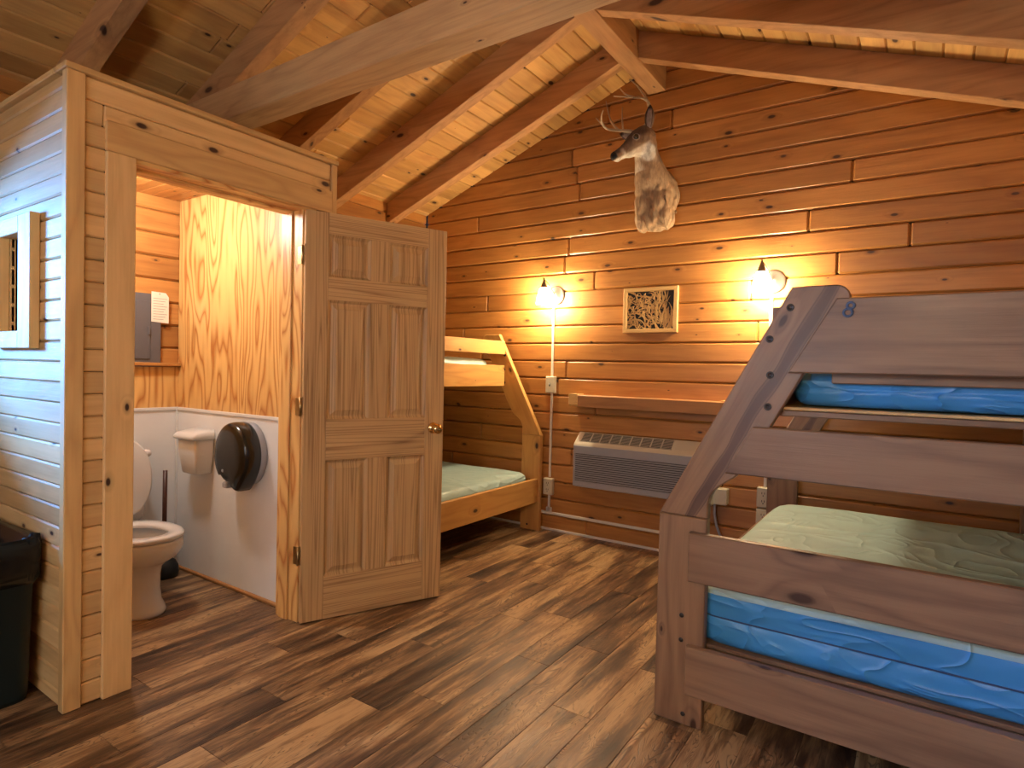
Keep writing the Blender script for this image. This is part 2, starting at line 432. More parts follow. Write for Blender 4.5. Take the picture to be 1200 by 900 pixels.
struct(mb, 'wall_right', [M['log'], M['groove']], 'orange log wall beside the right bunk', 'wall')
WF = (-1.9, -.5, .95, 2.05)     # window in front wall: x0,x1,z0,z1
mb = MB()
for z0, z1 in logs_rows(RZ):
    h = (RZ-z0)/SL; a, b_ = max(XL, RX-h), min(XR, RX+h)
    if b_-a < .1: continue
    segs = split(a, b_) if not (z1 > WF[2] and z0 < WF[3]) else [(a, WF[0]), (WF[1], b_)]
    for p, q in segs: mb.box(p+.0008, q-.0008, YF-.05, YF, z0+.0015, z1-.0015, bev=.008, grain='x')
for x0, x1, z0, z1 in ((XL, WF[0], 0, 2.65), (WF[1], XR, 0, 2.65), (WF[0], WF[1], 0, WF[2]), (WF[0], WF[1], WF[3], 2.65)):
    mb.box(x0, x1, YF-.08, YF-.045, z0, z1, bev=.001, mi=1)
mb.prism([(XL, 2.65), (XR, 2.65), (RX, RZ)], YF-.08, YF-.045, 'y', mi=1)
struct(mb, 'wall_front', [M['log'], M['groove']], 'log gable wall behind the viewer with a window', 'wall')

def window(name, plane, c, a0, a1, z0, z1, label):
    e = empty(name, ((c, (a0+a1)/2, z0) if plane == 'x' else ((a0+a1)/2, c, z0)), label, 'window', None, 'structure')
    f = MB(); g = MB(); w = .07
    sgn = -1
    for (p0, p1, q0, q1) in ((a0-w, a0, z0-w, z1+w), (a1, a1+w, z0-w, z1+w), (a0, a1, z1, z1+w), (a0, a1, z0-w, z0), ((a0+a1)/2-.02, (a0+a1)/2+.02, z0, z1)):
        if plane == 'x': f.box(c-.06, c+.02, p0, p1, q0, q1, grain='z' if q1-q0 > .3 else 'y')
        else: f.box(p0, p1, c-.06, c+.02, q0, q1, grain='z' if q1-q0 > .3 else 'x')
    if plane == 'x': g.box(c-.04, c-.035, a0, a1, z0, z1, bev=.0005)
    else: g.box(a0, a1, c-.04, c-.035, z0, z1, bev=.0005)
    part(f, 'window_frame', M['trimw'], e); part(g, 'window_pane', M['glass'], e)
window('window_2', 'x', XL, WL[0], WL[1], WL[2], WL[3], 'daylit window in the left log wall')
window('window_3', 'y', YF, WF[0], WF[1], WF[2], WF[3], 'daylit window in the log wall behind the viewer')

# ceiling boards ------------------------------------------------------
mb = MB()
ang = math.atan(SL); W = .12
for sgn in (-1, 1):
    nbd = int(2.35/W)+1
    for i in range(nbd):
        xa, xb = RX+sgn*i*W, RX+sgn*(i+1)*W
        if sgn < 0 and xa < XL: break
        if sgn > 0 and xa > XR: break
        za, zb = roofz(xa), roofz(xb)
        y = YF; cuts = [YF]
        p = YF+rnd.uniform(.5, 2.5)
        while p < YB-.4: cuts.append(p); p += rnd.uniform(1.8, 3.4)
        cuts.append(YB)
        T = Matrix.Translation(((xa+xb)/2, 0, (za+zb)/2)) @ Matrix.Rotation(math.atan2(zb-za, xb-xa) if sgn > 0 else math.atan2(za-zb, xa-xb), 4, 'Y').inverted()
        L = math.hypot(xb-xa, zb-za)/2
        for c0, c1 in zip(cuts[:-1], cuts[1:]):
            mb.box(-L+.0012, L-.0012, c0+.0005, c1-.0005, 0, .02, bev=.007, grain='y', mat=T)
mb.prism([(XL-.05, roofz(XL-.05)+.018), (RX, RZ+.018), (XR+.05, roofz(XR+.05)+.018), (XR+.05, roofz(XR+.05)+.05), (RX, RZ+.06), (XL-.05, roofz(XL-.05)+.05)], YF-.08, YB+.08, 'y', mi=1)
struct(mb, 'ceiling', [M['ceil'], M['groove']], 'sloped tongue and groove pine ceiling boards under the roof ridge', 'ceiling')

# rafters ---------------------------------------------------------------
RD, RW = .175, .085
def rafter(side, y, label):
    mb = MB()
    xr, xe = (RX-.06, XL) if side < 0 else (RX+.06, XR)
    mb.prism([(xr, roofz(xr)-.001), (xe, roofz(xe)-.001), (xe, roofz(xe)-RD), (xr, roofz(xr)-RD)], y, y+RW, 'y', bev=.003,
             gcs=None, grain='x')
    o = mb.build('roof_rafter', M['beam'], loc=(xe, y, roofz(xe)-RD))
    tag(o, label, 'rafter', 'sloping roof rafters', 'structure')
rafter(-1, 3.68, 'sloping rafter on the left roof slope nearest the deer head and back wall')
rafter(-1, 3.07, 'sloping rafter on the left roof slope, second from the back wall, above the open door')
rafter(-1, 2.455, 'sloping rafter on the left roof slope mostly hidden behind the pale horizontal tie beam')
rafter(-1, 1.84, 'sloping rafter on the left roof slope that runs down to the left end of the tie beam')
rafter(-1, 1.225, 'sloping rafter meeting the near top corner of the bathroom box')
rafter(1, 3.68, 'sloping rafter on the right roof slope nearest the back wall, above the wall sconces')
rafter(1, 3.07, 'sloping rafter on the right roof slope at the top edge of the view')
mb = MB(); mb.box(RX-.065, RX+.065, YF, YB, 3.305, RZ-.02, bev=.003, grain='y')
tag(mb.build('ridge_beam', M['beam'], loc=(RX, YB, 3.305)), 'ridge beam running along the roof peak above the deer head', 'beam', None, 'structure')
mb = MB(); mb.box(XL, XR, 1.80, 1.955, 2.575, 2.745, bev=.005, grain='x')
tag(mb.build('tie_beam', M['tie'], loc=(XL, 1.8, 2.575)), 'large pale knotty horizontal tie beam crossing above the bathroom', 'beam', None, 'structure')

# baseboard/bottom white strip on back wall
mb = MB(); mb.box(XL, XR, YB-.012, YB-.001, .0, .018, bev=.002, grain='x')
struct(mb, 'baseboard_back', M['raceway'], 'thin pale strip along the foot of the back log wall', 'baseboard')

# ------------------------------------------------------------------ bathroom box
TZ = BH
PB = .0825
# front wall (x = BX plane)
mb = MB()
z = 0
while z < TZ-.001:
    z1 = min(z+PB, TZ)
    segs = []
    if z1 <= 2.06: segs = [(.935, 1.01), (1.95, 2.035)]
    elif z < 2.17: segs = [(.935, 1.01)] if z < 2.1 else [(.935, 1.0), (1.0, 2.035)]
    else: segs = [(.935, 2.035)]
    for p, q in segs: mb.box(BX-.02, BX, p, q, z+.001, z1-.001, bev=.006, grain='y')
    z = z1
mb.box(BX-.10, BX-.018, .93, 1.095, 0, TZ, bev=.001, mi=1)
mb.box(BX-.10, BX-.018, 1.095, 1.95, 2.055, TZ, bev=.001, mi=1)
mb.box(BX-.10, BX-.018, 1.95, 2.03, 0, TZ, bev=.001, mi=1)
mb.box(BX-.11, BX-.10, .99, 1.10, 0, TZ-.03, bev=.001, mi=2); 
mb.box(BX-.11, BX-.10, 1.10, 1.945, 2.06, TZ-.03, bev=.001, mi=2)
struct(mb, 'wall_bathroom_front', [M['pine'], M['groove'], M['ply']], 'pale pine plank wall around the bathroom doorway', 'wall')
# near side wall (y = BY0 plane) with small opening
WN = (-3.107, -2.905, 1.388, 1.769)
mb = MB()
z = -.02
while z < TZ-.001:
    z0 = max(z, 0); z1 = min(z+.076, TZ)
    segs = [(XL, -2.553)] if not (z1 > WN[2] and z0 < WN[3]) else [(XL, WN[0]), (WN[1], -2.553)]
    for p, q in segs: mb.box(p, q, BY0, BY0+.02, z0+.001, z1-.001, bev=.006, grain='x')
    z += .076
for p, q, z0, z1 in ((XL, WN[0], 0, TZ), (WN[1], -2.55, 0, TZ), (WN[0], WN[1], 0, WN[2]), (WN[0], WN[1], WN[3], TZ)):
    mb.box(p, q, BY0+.018, BY0+.085, z0, z1, bev=.001, mi=1)
    mb.box(p, q if q > -2.6 and False else q-.0, BY0+.085, BY0+.10, z0, z1, bev=.001, mi=2, grain='z')
struct(mb, 'wall_bathroom_side', [M['pine'], M['groove'], M['ply']], 'pale pine plank side wall of the bathroom lit by blue daylight', 'wall')
# far wall (y 1.945..2.06)
mb = MB()
mb.box(XL, BX-.10, 1.945, 2.045, 0, TZ, bev=.001, mi=1)
z = 0
while z < TZ-.001:
    z1 = min(z+PB, TZ); mb.box(XL, BX, 2.045, 2.06, z+.001, z1-.001, bev=.006, grain='x'); z = z1
mb.box(XL+.005, BX-.10, 1.938, 1.946, 1.0, TZ-.03, bev=.001, grain='z', mi=2)
mb.box(XL+.005, -2.755, 1.934, 1.946, 0.0, .995, bev=.001, mi=3)
struct(mb, 'wall_bathroom_rear', [M['pine'], M['groove'], M['ply'], M['frp']], 'flame grained plywood wall above white wainscot inside the bathroom', 'wall')
# wall lining on outer wall inside bathroom: white panel and plywood strip
mb = MB()
mb.box(XL, XL+.012, BY0+.10, 1.934, 0, .995, bev=.001, mi=0)
mb.box(XL, XL+.008, BY0+.10, 1.938, .995, 1.25, bev=.001, mi=1, grain='z')
struct(mb, 'wall_bathroom_lining', [M['frp'], M['ply']], 'white wainscot with plywood strip on the wall behind the toilet', 'wall')
mb = MB()
mb.box(XL+.010, -2.76, 1.926, 1.936, .985, 1.003, bev=.002)
mb.box(XL+.010, XL+.020, BY0+.10, 1.93, .985, 1.003, bev=.002)
mb.box(XL+.012, XL+.024, 1.922, 1.934, 0, .99, bev=.002)
struct(mb, 'trim_1', M['white'], 'thin white cap trim along the bathroom wainscot', 'trim')
mb = MB(); mb.box(XL+.012, -2.72, 1.918, 1.935, 0, .022, bev=.006, grain='x'); mb.box(XL+.012, XL+.03, BY0+.1, 1.92, 0, .022, bev=.006, grain='y')
struct(mb, 'baseboard_bathroom', M['shelfw'], 'brown quarter round along the foot of the bathroom wainscot', 'baseboard')
mb = MB(); mb.box(XL, XL+.045, BY0+.1, 1.938, 1.255, 1.275, bev=.003, grain='y')
struct(mb, 'trim_2', M['log'], 'small orange ledge under the grey electrical panel', 'trim')
# bathroom ceiling slab
mb = MB()
for i in range(14):
    y0 = BY0+.10+i*.071
    if y0 > 1.93: break
    mb.box(XL, BX-.10, y0+.0006, min(y0+.071, 1.945)-.0006, 2.275, 2.295, bev=.003, grain='x')
mb.box(XL, BX-.02, BY0+.02, 2.04, 2.295, 2.31, bev=.001, mi=1)
struct(mb, 'ceiling_bathroom', [M['log'], M['groove']], 'low orange plank ceiling inside the bathroom', 'ceiling')
# top cap
mb = MB()
mb.box(BX-.10, BX+.018, BY0-.018, BY1+.01, TZ, TZ+.022, bev=.003, grain='y')
mb.box(XL, BX-.10, BY0-.018, BY0+.10, TZ, TZ+.022, bev=.003, grain='x')
struct(mb, 'trim_3', M['trimw'], 'pale pine cap board along the top of the bathroom walls', 'trim')
# corner post, door-side boards, header
mb = MB(); mb.box(BX-.03, BX+.012, BY0-.012, .937, 0, TZ-.001, bev=.003, grain='z')
struct(mb, 'trim_4', M['trimw'], 'pale pine corner board at the near corner of the bathroom', 'trim')
mb = MB(); mb.box(BX-.002, BX+.018, 1.004, 1.106, 0, 2.057, bev=.003, grain='z', tone=.9)
struct(mb, 'trim_5', M['pine'], 'wide pale board left of the bathroom doorway', 'trim')
mb = MB(); mb.box(BX-.002, BX+.016, 1.003, 2.033, 2.058, 2.17, bev=.003, grain='y')
struct(mb, 'trim_6', M['trimw'], 'wide knotty header board over the bathroom doorway', 'trim')
mb = MB(); mb.box(BX-.05, BX+.012, 2.034, 2.066, 0, TZ-.001, bev=.003, grain='z')
struct(mb, 'trim_7', M['trimw'], 'narrow corner board at the far end of the bathroom wall', 'trim')
# door jambs
mb = MB()
mb.box(-2.70, BX+.004, 1.868, 1.95, 0, 2.045, bev=.003, grain='z')
mb.box(-2.668, -2.60, 1.858, 1.868, 0, 2.045, bev=.002, grain='z')
mb.box(-2.755, -2.70, 1.905, 1.95, 0, 2.07, bev=.003, grain='z')
mb.box(BX-.115, BX+.0, 1.095, 1.106, 0, 2.045, bev=.002, grain='z')
mb.box(BX-.115, BX+.002, 1.095, 1.95, 2.043, 2.062, bev=.002, grain='y')
mb.box(-2.668, -2.60, 1.106, 1.858, 2.033, 2.043, bev=.002, grain='y')
struct(mb, 'trim_8', M['ply'], 'orange pine jamb and stops lining the bathroom doorway', 'trim')

# small interior window frame on the side wall
e = empty('window_1', (-3.0, BY0, 1.32), 'small pale wooden frame around an opening in the bathroom side wall', 'window', None, 'structure')
mb = MB()
fy = BY0-.035
mb.box(-3.22, WN[0], fy, BY0-.001, 1.32, 1.835, bev=.003, grain='z'); mb.box(WN[1], -2.783, fy, BY0-.001, 1.32, 1.835, bev=.003, grain='z')
mb.box(WN[0], WN[1], fy, BY0-.001, WN[3], 1.835, bev=.003, grain='x'); mb.box(WN[0], WN[1], fy, BY0-.001, 1.32, WN[2], bev=.003, grain='x')
part(mb, 'window_frame', M['trimw'], e)
mb = MB()
mb.box(WN[0]-.012, WN[0], BY0, BY0+.1, WN[2]-.012, WN[3]+.012, bev=.002, grain='z'); mb.box(WN[1], WN[1]+.012, BY0, BY0+.1, WN[2]-.012, WN[3]+.012, bev=.002, grain='z')
mb.box(WN[0], WN[1], BY0, BY0+.1, WN[3], WN[3]+.012, bev=.002, grain='x'); mb.box(WN[0], WN[1], BY0, BY0+.1, WN[2]-.012, WN[2], bev=.002, grain='x')
part(mb, 'window_lining', M['trimw'], e)

# ------------------------------------------------------------------ panelled door
DW, DH, DT = .758, 2.03, .035
ud = Vector((.395, .9187, 0)).normalized(); nd = Vector((ud.y, -ud.x, 0))   # nd: visible face normal
hinge = Vector((-2.520, 1.872, .008))
T = Matrix((( ud.x, nd.x, 0, hinge.x), (ud.y, nd.y, 0, hinge.y), (0, 0, 1, hinge.z), (0, 0, 0, 1)))
e = empty('door_1', hinge, 'open six-panel clear pine bathroom door with brass knob', 'door', None, 'structure')
sw, mw = .112, .105; pw = (DW-2*sw-mw)/2
rz = [(0, .215), (.80, 1.005), (1.60, 1.715), (DH-.105, DH)]
pz = [(.215, .80), (1.005, 1.60), (1.715, DH-.105)]
for a, b_ in ((0, sw), (DW-sw, DW)):
    mb = MB(); mb.box(a, b_, 0, DT, 0, DH, bev=.002, grain='z', mat=T); part(mb, 'door_stile', M['door'], e)
for a, b_ in rz:
    mb = MB(); mb.box(sw, DW-sw, 0.0004, DT-.0004, a, b_, bev=.0015, grain='x', mat=T); part(mb, 'door_rail', M['door'], e)
for a, b_ in pz:
    mb = MB(); mb.box(sw+pw, sw+pw+mw, .0006, DT-.0006, a, b_, bev=.0015, grain='z', mat=T); part(mb, 'door_mullion', M['door'], e)
def panel_mesh(x0, x1, z0, z1):
    mb = MB()
    m1, m2 = .012, .045; po = (rnd.uniform(0, 40), rnd.uniform(0, 40), rnd.uniform(0, 40)); pt = rnd.random()
    for sg, yb in ((1, DT), (-1, 0)):
        # sloping moulding then raised field
        R = [(0, 0.0), (m1*.6, .007), (m1, .013), (m1+.008, .0135), (m2-.004, .006), (m2, .003), (m2+.001, .003)]
        rings = []
        for ins, dep in R:
            y = yb-sg*dep
            rings.append([(x0+ins, y, z0+ins), (x1-ins, y, z0+ins), (x1-ins, y, z1-ins), (x0+ins, y, z1-ins)])
        V = [p for r in rings for p in r]; F = []
        for r in range(len(rings)-1):
            for i in range(4): F.append([r*4+i, r*4+(i+1) % 4, (r+1)*4+(i+1) % 4, (r+1)*4+i])
        F.append([(len(rings)-1)*4+i for i in range(4)])
        mb.add(V, F, grain='z', mat=T, gcs=[(p[0], 0, p[2]) for p in V], off=po, tone=pt)
    return mb
for a, b_ in pz:
    for x0 in (sw, sw+pw+mw): 
        part(panel_mesh(x0, x0+pw, a, b_), 'door_panel', M['door'], e)
kz = .945; kx = DW-.062
mb = MB()
for sg, y in ((1, DT), (-1, 0)):
    c = T @ Vector((kx, y, kz))
    mb.lathe([(.0, 0), (.031, 0), (.031, .004), (.026, .009), (.012, .013), (.011, .032), (.016, .038), (.025, .046), (.028, .056), (.026, .066), (.016, .073), (0.001, .075)], c, nd*sg)
part(mb, 'door_knob', M['brass'], e, 'polished brass round knob')
for hz in (.335, 1.075, 1.82):
    mb = MB()
    mb.box(-.004, -.001, .001, .030, hz-.044, hz+.044, bev=.0008, mat=T)
    mb.lathe([(.006, 0), (.006, .092)], (hinge.x+.006, hinge.y-.012, hz-.046), (0, 0, 1), n=12)
    mb.box(BX-.03, BX+.004, 1.8655, 1.8685, hz-.044, hz+.044, bev=.0005)
    part(mb, 'hinge', M['oldbrass'], e, 'aged brass butt hinge')

# ------------------------------------------------------------------ bunk beds
def rounded(poly_pts):
    return poly_pts
def arc(cx, cy, r, a0, a1, n=6):
    return [(cx+r*math.cos(math.radians(a0+(a1-a0)*i/n)), cy+r*math.sin(math.radians(a0+(a1-a0)*i/n))) for i in range(n+1)]
def bez(p0, p1, p2, p3, n=8):
    out = []
    for i in range(n+1):
        t = i/n; u = 1-t
        out.append(tuple(u**3*a+3*u*u*t*b_+3*u*t*t*c+t**3*d for a, b_, c, d in zip(p0, p1, p2, p3)))
    return out
def bunk(mir, y0, y1, label, mat, mat2):
    """mir=+1: right bunk as measured. -1: mirrored about the room axis."""
    def X(x): return x if mir > 0 else -3.28-x
    e = empty('bunk_bed', (X(-.1), (y0+y1)/2, 0), label, 'bunk bed', 'twin over full bunk beds')
    th = .04
    def P(poly): return [(X(a), b_) for a, b_ in poly]
    dx, dz = .43, .813
    slant = [(-.79, .766), (-.361, 1.578)] + arc(-.232, 1.536, .042, 90, -20, 6)[0:] + \
            [(-.29, 1.345), (-.445, 1.05)] + bez((-.50, .955), (-.53, .90), (-.605, .90), (-.613, .82), 8) + [(-.613, .766)]
    post = [(-.79, 0.0), (-.613, 0.0), (-.613, .764), (-.79, .764)]
    wall = [(.455, 0), (.60, 0), (.60, 1.578), (.455, 1.578)]
    for j, (ya, yb) in enumerate(((y0, y0+th), (y1-th, y1))):
        # rotate grain along the slant
        ca, sa = math.cos(math.atan2(dz, dx)), math.sin(math.atan2(dz, dx))
        def gc(polyX, n):
            out = []
            for r in range(4):
                for (a, b_) in polyX:
                    out.append((a*ca+b_*sa, 0, -a*sa+b_*ca))
            return out
        mb = MB(); mb.prism(P(slant), ya, yb, 'y', bev=.004, grain='x', gcs=gc(slant, 4), tone=.7, off=(0, 0, 0))
        sl = part(mb, 'slanted_upright', M['bunkslant'] if mir > 0 else mat, e)
        if True:
            for (bx, bz) in ((-.364, 1.51), (-.425, 1.406), (-.42, 1.285), (-.424, 1.178)):
                bb = MB(); bb.lathe([(.0, 0), (.0125, 0), (.0125, .0015), (.010, .002), (.007, .002), (.006, .0005), (.001, .0005)], (X(bx), ya, bz), (0, -1, 0), n=14)
                part(bb, 'bolt_head', M['bolt'], sl)
        mb = MB(); mb.prism(P(post), ya, yb, 'y', bev=.004, grain='z', tone=.8); pt = part(mb, 'corner_post', mat, e)
        for (bx, bz) in ((-.695, .40), (-.695, .31), (-.68, .04)):
            bb = MB(); bb.lathe([(.0, 0), (.009, 0), (.008, .0015), (0.001, .002)], (X(bx), ya, bz), (0, -1, 0), n=12)
            part(bb, 'bolt_head', M['bolt'], pt)
        mb = MB(); mb.prism(P(wall), ya, yb, 'y', bev=.004, grain='z', tone=.6); part(mb, 'wall_post', mat, e)
    # end rails on the near frame
    rt = .035
    ya, yb = y0-rt+.013, y0
    ra, rb = y0-rt, y0-.0005
    near = ([(-.36, 1.294), (.60, 1.294), (.60, 1.531), (-.226, 1.531)], [(-.552, .943), (.60, .943), (.60, 1.109), (-.462, 1.109)],
            [(-.668, .540), (.60, .540), (.60, .716), (-.668, .716)], [(-.668, .130), (.60, .130), (.60, .305), (-.668, .305)])
    if mir > 0:
        for i, pl in enumerate(near):
            mb = MB(); mb.prism(P(pl), ra, rb, 'y', bev=.004, grain='x', tone=(.35, .45, .5, .75)[i]); o = part(mb, 'end_rail', mat, e)
            if i == 0:
                # small painted mark
                q = MB(); c = [(-.128+.008, 1.50)]
                def ring(cx, cz, rx, rz_):
                    pts = [(X(cx+rx*math.cos(t*PI/8)), ra-.0008, cz+rz_*math.sin(t*PI/8)) for t in range(17)]
                    q.tube(pts, .0042, n=6)
                ring(-.186, 1.506, .010, .0095); ring(-.193, 1.484, .012, .0115)
                part(q, 'painted_mark', M['mark'], o, 'small blue painted figure eight')
    else:
        mb = MB(); mb.prism(P(near[3]), ra, rb, 'y', bev=.004, grain='x'); part(mb, 'end_rail', mat, e)
    # top far end rail, lower far end rail (behind mattresses)
    for z0, z1 in ((.13, .305), ):
        mb = MB(); mb.box(X(-.61), X(.45), y1-th, y1-th+.03, z0, z1, grain='x'); part(mb, 'end_rail', mat, e)
    ex, ey = y0+th, y1-th
    m2 = mat2
    # side rails on aisle side
    mb = MB(); mb.box(X(-.775), X(-.74), ex, ey, .23, .418, bev=.003, grain='y', tone=.4); part(mb, 'side_rail', m2, e)
    mb = MB(); mb.box(X(-.435), X(-.40), ex, ey-.012, 1.15, 1.32, bev=.003, grain='y', tone=.8); part(mb, 'side_rail', m2, e)
    mb = MB(); mb.box(X(-.425), X(-.39), ex, ey, 1.41, 1.517, bev=.003, grain='y', tone=.9); part(mb, 'guard_rail', m2, e)
    for z0, z1 in ((.23, .41), (1.15, 1.32)):
        mb = MB(); mb.box(X(.56), X(.595), ex, ey, z0, z1, bev=.003, grain='y'); part(mb, 'side_rail', m2, e)
    for z, xa in ((.285, -.735), (1.165, -.395)):
        mb = MB(); mb.box(X(xa), X(.555), ex+.002, ey-.002, z+.004, z+.014 if z > 1 else z+.018, bev=.002, grain='x', tone=.6)
        if z > 1: 
            cl = MB(); cl.box(X(xa), X(.555), ex+.006, ex+.04, z-.018, z+.003, bev=.003, grain='x', tone=.1); part(cl, 'platform_cleat', mat, e)
        else:
            mb.box(X(xa), X(.555), ex+.003, ex+.04, z-.06, z, bev=.003, grain='x', tone=.2)
        part(mb, 'bed_platform', M['framew'] if z > 1 else m2, e)
    if mir > 0:
        mb = MB(); mb.box(X(-.24), X(.455), ex+.002, ex+.03, 1.262, 1.36, bev=.003, grain='x', tone=.5); part(mb, 'end_cleat', mat, e)
    return e, X, ex, ey

def mattress(x0, x1, y0, y1, z0, z1, label, cat, top, side, group, zs=None, seam=True, seed=0, puff=.012, parent_base=None, nx=40, ny=56):
    """soft rounded slab with wrinkles; zs = height where the top colour folds over"""
    r = random.Random(seed)
    e = empty('mattress', ((x0+x1)/2, (y0+y1)/2, z0), label, cat, group)
    cx, cy = (x0+x1)/2, (y0+y1)/2; hx, hy = (x1-x0)/2, (y1-y0)/2
    rc, rr = .06, .035
    def outline(ins, n=96):
        pts = []
        for i in range(n):
            a = 2*PI*i/n; c, s = math.cos(a), math.sin(a)
            ex, ey = hx-ins, hy-ins; pw = 16
            # superellipse
            d = (abs(c/ex)**pw+abs(s/ey)**pw)**(-1/pw)
            pts.append((c*d, s*d))
        return pts
    wr = [(r.uniform(-1, 1), r.uniform(-1, 1), r.uniform(5, 14), r.uniform(0, 6)) for _ in range(7)]
    wr2 = [(r.uniform(-PI, PI), r.uniform(18, 40)) for _ in range(6)]
    def wob(x, y, z): 
        return sum(math.sin(a*x*f+b_*y*f+p+z*6) for a, b_, f, p in wr)/7
    def bump(x, y):
        s = 0
        for (ph, f) in wr2: s += max(0, math.sin(f*(x*math.cos(ph)+y*math.sin(ph))+3*math.sin(3*x+ph)+2*math.sin(4*y)))**4
        return s/6
    def P(px, py, z, amp=1.0):
        x, y = cx+px, cy+py
        return (x+.004*wob(x, y, z*9), y+.004*wob(y, x, z*7+3), z+amp*(.006*wob(x, y, 0)+.006*bump(x, y)))
    H = z1-z0; zs = zs if zs is not None else z0+H*.72
    prof = []
    for t in (0, .25, .5, .75, 1): a = t*PI/2; prof.append((rr*(1-math.sin(a)), z0+rr*(1-math.cos(a)), 0))
    prof += [(-.004, z0+H*.35, 0), (-.003, z0+H*.46, 0), (.002, z0+H*.5, 0), (-.003, z0+H*.54, 0), (-.004, zs, .3)]
    lower = [[P(px, py, z, am) for px, py in outline(i)] for i, z, am in prof]
    up = [(-.0035, zs, .3)]
    for t in (0.0, .25, .5, .75, 1): a = t*PI/2; up.append((rr*1.2*(1-math.cos(a)), max(zs+.003, z1-rr)+(z1-max(zs+.003, z1-rr))*math.sin(a), .3+.7*t))
    for i in (.08, .14, .2, .28, .36): up.append((i, z1+puff*min(1, i*4), 1.0))
    upper = [[P(px, py, z, am) for px, py in outline(i if i < hx*.9 else hx*.9)] for i, z, am in up]
    mb = MB(); 
    n = 96
    mb.loft(lower, closed_ends=False); mb.add(lower[0], [list(range(n))]); 
    part(mb, 'mattress_side', side, e)
    mb = MB()
    # top grid patch for centre
    mb.loft(upper, closed_ends=False)
    ctr = [(cx, cy, z1+puff)]
    inner = upper[-1]; steps = 10; rings = [inner]
    for k in range(1, steps):
        t = 1-k/steps
        rings.append([P((p[0]-cx)*t, (p[1]-cy)*t, z1+puff) for p in inner])
    mb.loft(rings, closed_ends=False)
    last = rings[-1]; mb.add(list(last)+ctr, [(i, (i+1) % n, n) for i in range(n)], smooth=True)
    part(mb, 'mattress_top', top, e)
    if seam:
        mb = MB(); pts = [P(px*1.0, py*1.0, z0+H*.5, 0) for px, py in outline(-.0025)]
        mb.tube(pts+[pts[0]], .0028, n=6); part(mb, 'piping', M['seam'], e)
    return e

eR, XRf, ex, ey = bunk(1, 2.165, 4.135, 'large dark-stained wooden bunk bed with slanted end on the right, near the viewer', M['bunk'], M['bunk'])
eL, XLf, exl, eyl = bunk(-1, 2.115, 4.135, 'honey coloured wooden bunk bed behind the open bathroom door on the left', M['bunklight'], M['bunklight'])
mattress(-.695, .55, 2.208, 3.99, .304, .515, 'thick pale green and blue mattress on the lower berth of the right bunk', 'mattress', M['green'], M['blue'], None, zs=.488, seed=2)
mattress(-.375, .55, 2.245, 4.06, 1.185, 1.30, 'thin blue vinyl mattress on the upper berth of the right bunk', 'mattress', M['blue'], M['blue'], None, seed=3, puff=.006, seam=False)
mattress(-3.79, -2.555, 2.18, 4.07, .304, .465, 'pale green mattress on the lower berth of the left bunk', 'mattress', M['green'], M['green'], None, seed=5, seam=False)
mattress(-3.79, -2.91, 2.18, 3.98, 1.185, 1.365, 'pale green mattress on the upper berth of the left bunk', 'mattress', M['green'], M['green'], None, seed=6, seam=False)

# ------------------------------------------------------------------ heater unit on back wall
e = empty('wall_heater_unit', (-1.66, YB, .40), 'cream and grey louvred heating and cooling unit on the back log wall', 'air conditioner')
ax0, ax1 = -2.18, -1.13
mb = MB()
mb.prism([(YB, .405), (YB-.10, .405), (YB-.116, .42), (YB-.118, .725), (YB-.11, .737), (YB-.022, .815), (YB, .815)], ax0, ax1, 'x', bev=.003)
part(mb, 'housing', M['accream'], e)
mb = MB()
fy = YB-.119
mb.box(ax0+.004, ax1-.004, fy-.008, fy+.002, .66, .722, bev=.004)
mb.box(ax0+.004, ax1-.004, fy-.008, fy+.002, .412, .455, bev=.004)
mb.box(ax0+.004, ax0+.020, fy-.008, fy+.002, .455, .66, bev=.004); mb.box(ax1-.020, ax1-.004, fy-.008, fy+.002, .455, .66, bev=.004)
part(mb, 'front_panel', M['acgrey'], e, 'grey front panel')
mb = MB(); mb.box(ax0+.02, ax1-.02, fy-.0005, fy+.001, .455, .66, bev=.0003); part(mb, 'intake_recess', M['dark'], e)
mb = MB()
for i in range(13):
    z = .463+i*.0155
    mb.prism([(fy-.001, z), (fy-.010, z-.002), (fy-.010, z+.005), (fy-.001, z+.007)], ax0+.02, ax1-.02, 'x')
part(mb, 'louvre', M['acgrey'], e, 'grey horizontal louvres')
# discharge grille on sloping top
p0 = Vector((0, YB-.11, .737)); p1 = Vector((0, YB-.022, .815)); sd = (p1-p0); sl = sd.length; sd.normalize(); nn = Vector((0, -sd.z, sd.y))
Tg = Matrix(((1, 0, 0, 0), (0, sd.y, nn.y, p0.y), (0, sd.z, nn.z, p0.z), (0, 0, 0, 1)))
gx0, gx1 = ax0+.045, ax0+.76
mb = MB(); mb.box(gx0, gx1, .022, sl-.004, .0005, .0015, bev=.0002, mat=Tg); part(mb, 'grille_recess', M['dark'], e)
mb = MB()
for i in range(10):
    x = gx0+(gx1-gx0)*i/9; mb.box(x-.0045, x+.0045, .022, sl-.006, .0012, .006, bev=.001, mat=Tg)
for j in range(8):
    y = .026+(sl-.036)*j/7; mb.box(gx0, gx1, y-.0016, y+.0016, .001, .0045, bev=.0005, mat=Tg)
part(mb, 'discharge_grille', M['accream'], e, 'cream air grille')
mb = MB(); mb.box(gx1+.02, ax1-.03, .03, sl-.012, .0005, .003, bev=.001, mat=Tg); part(mb, 'control_door', M['accream'], e)

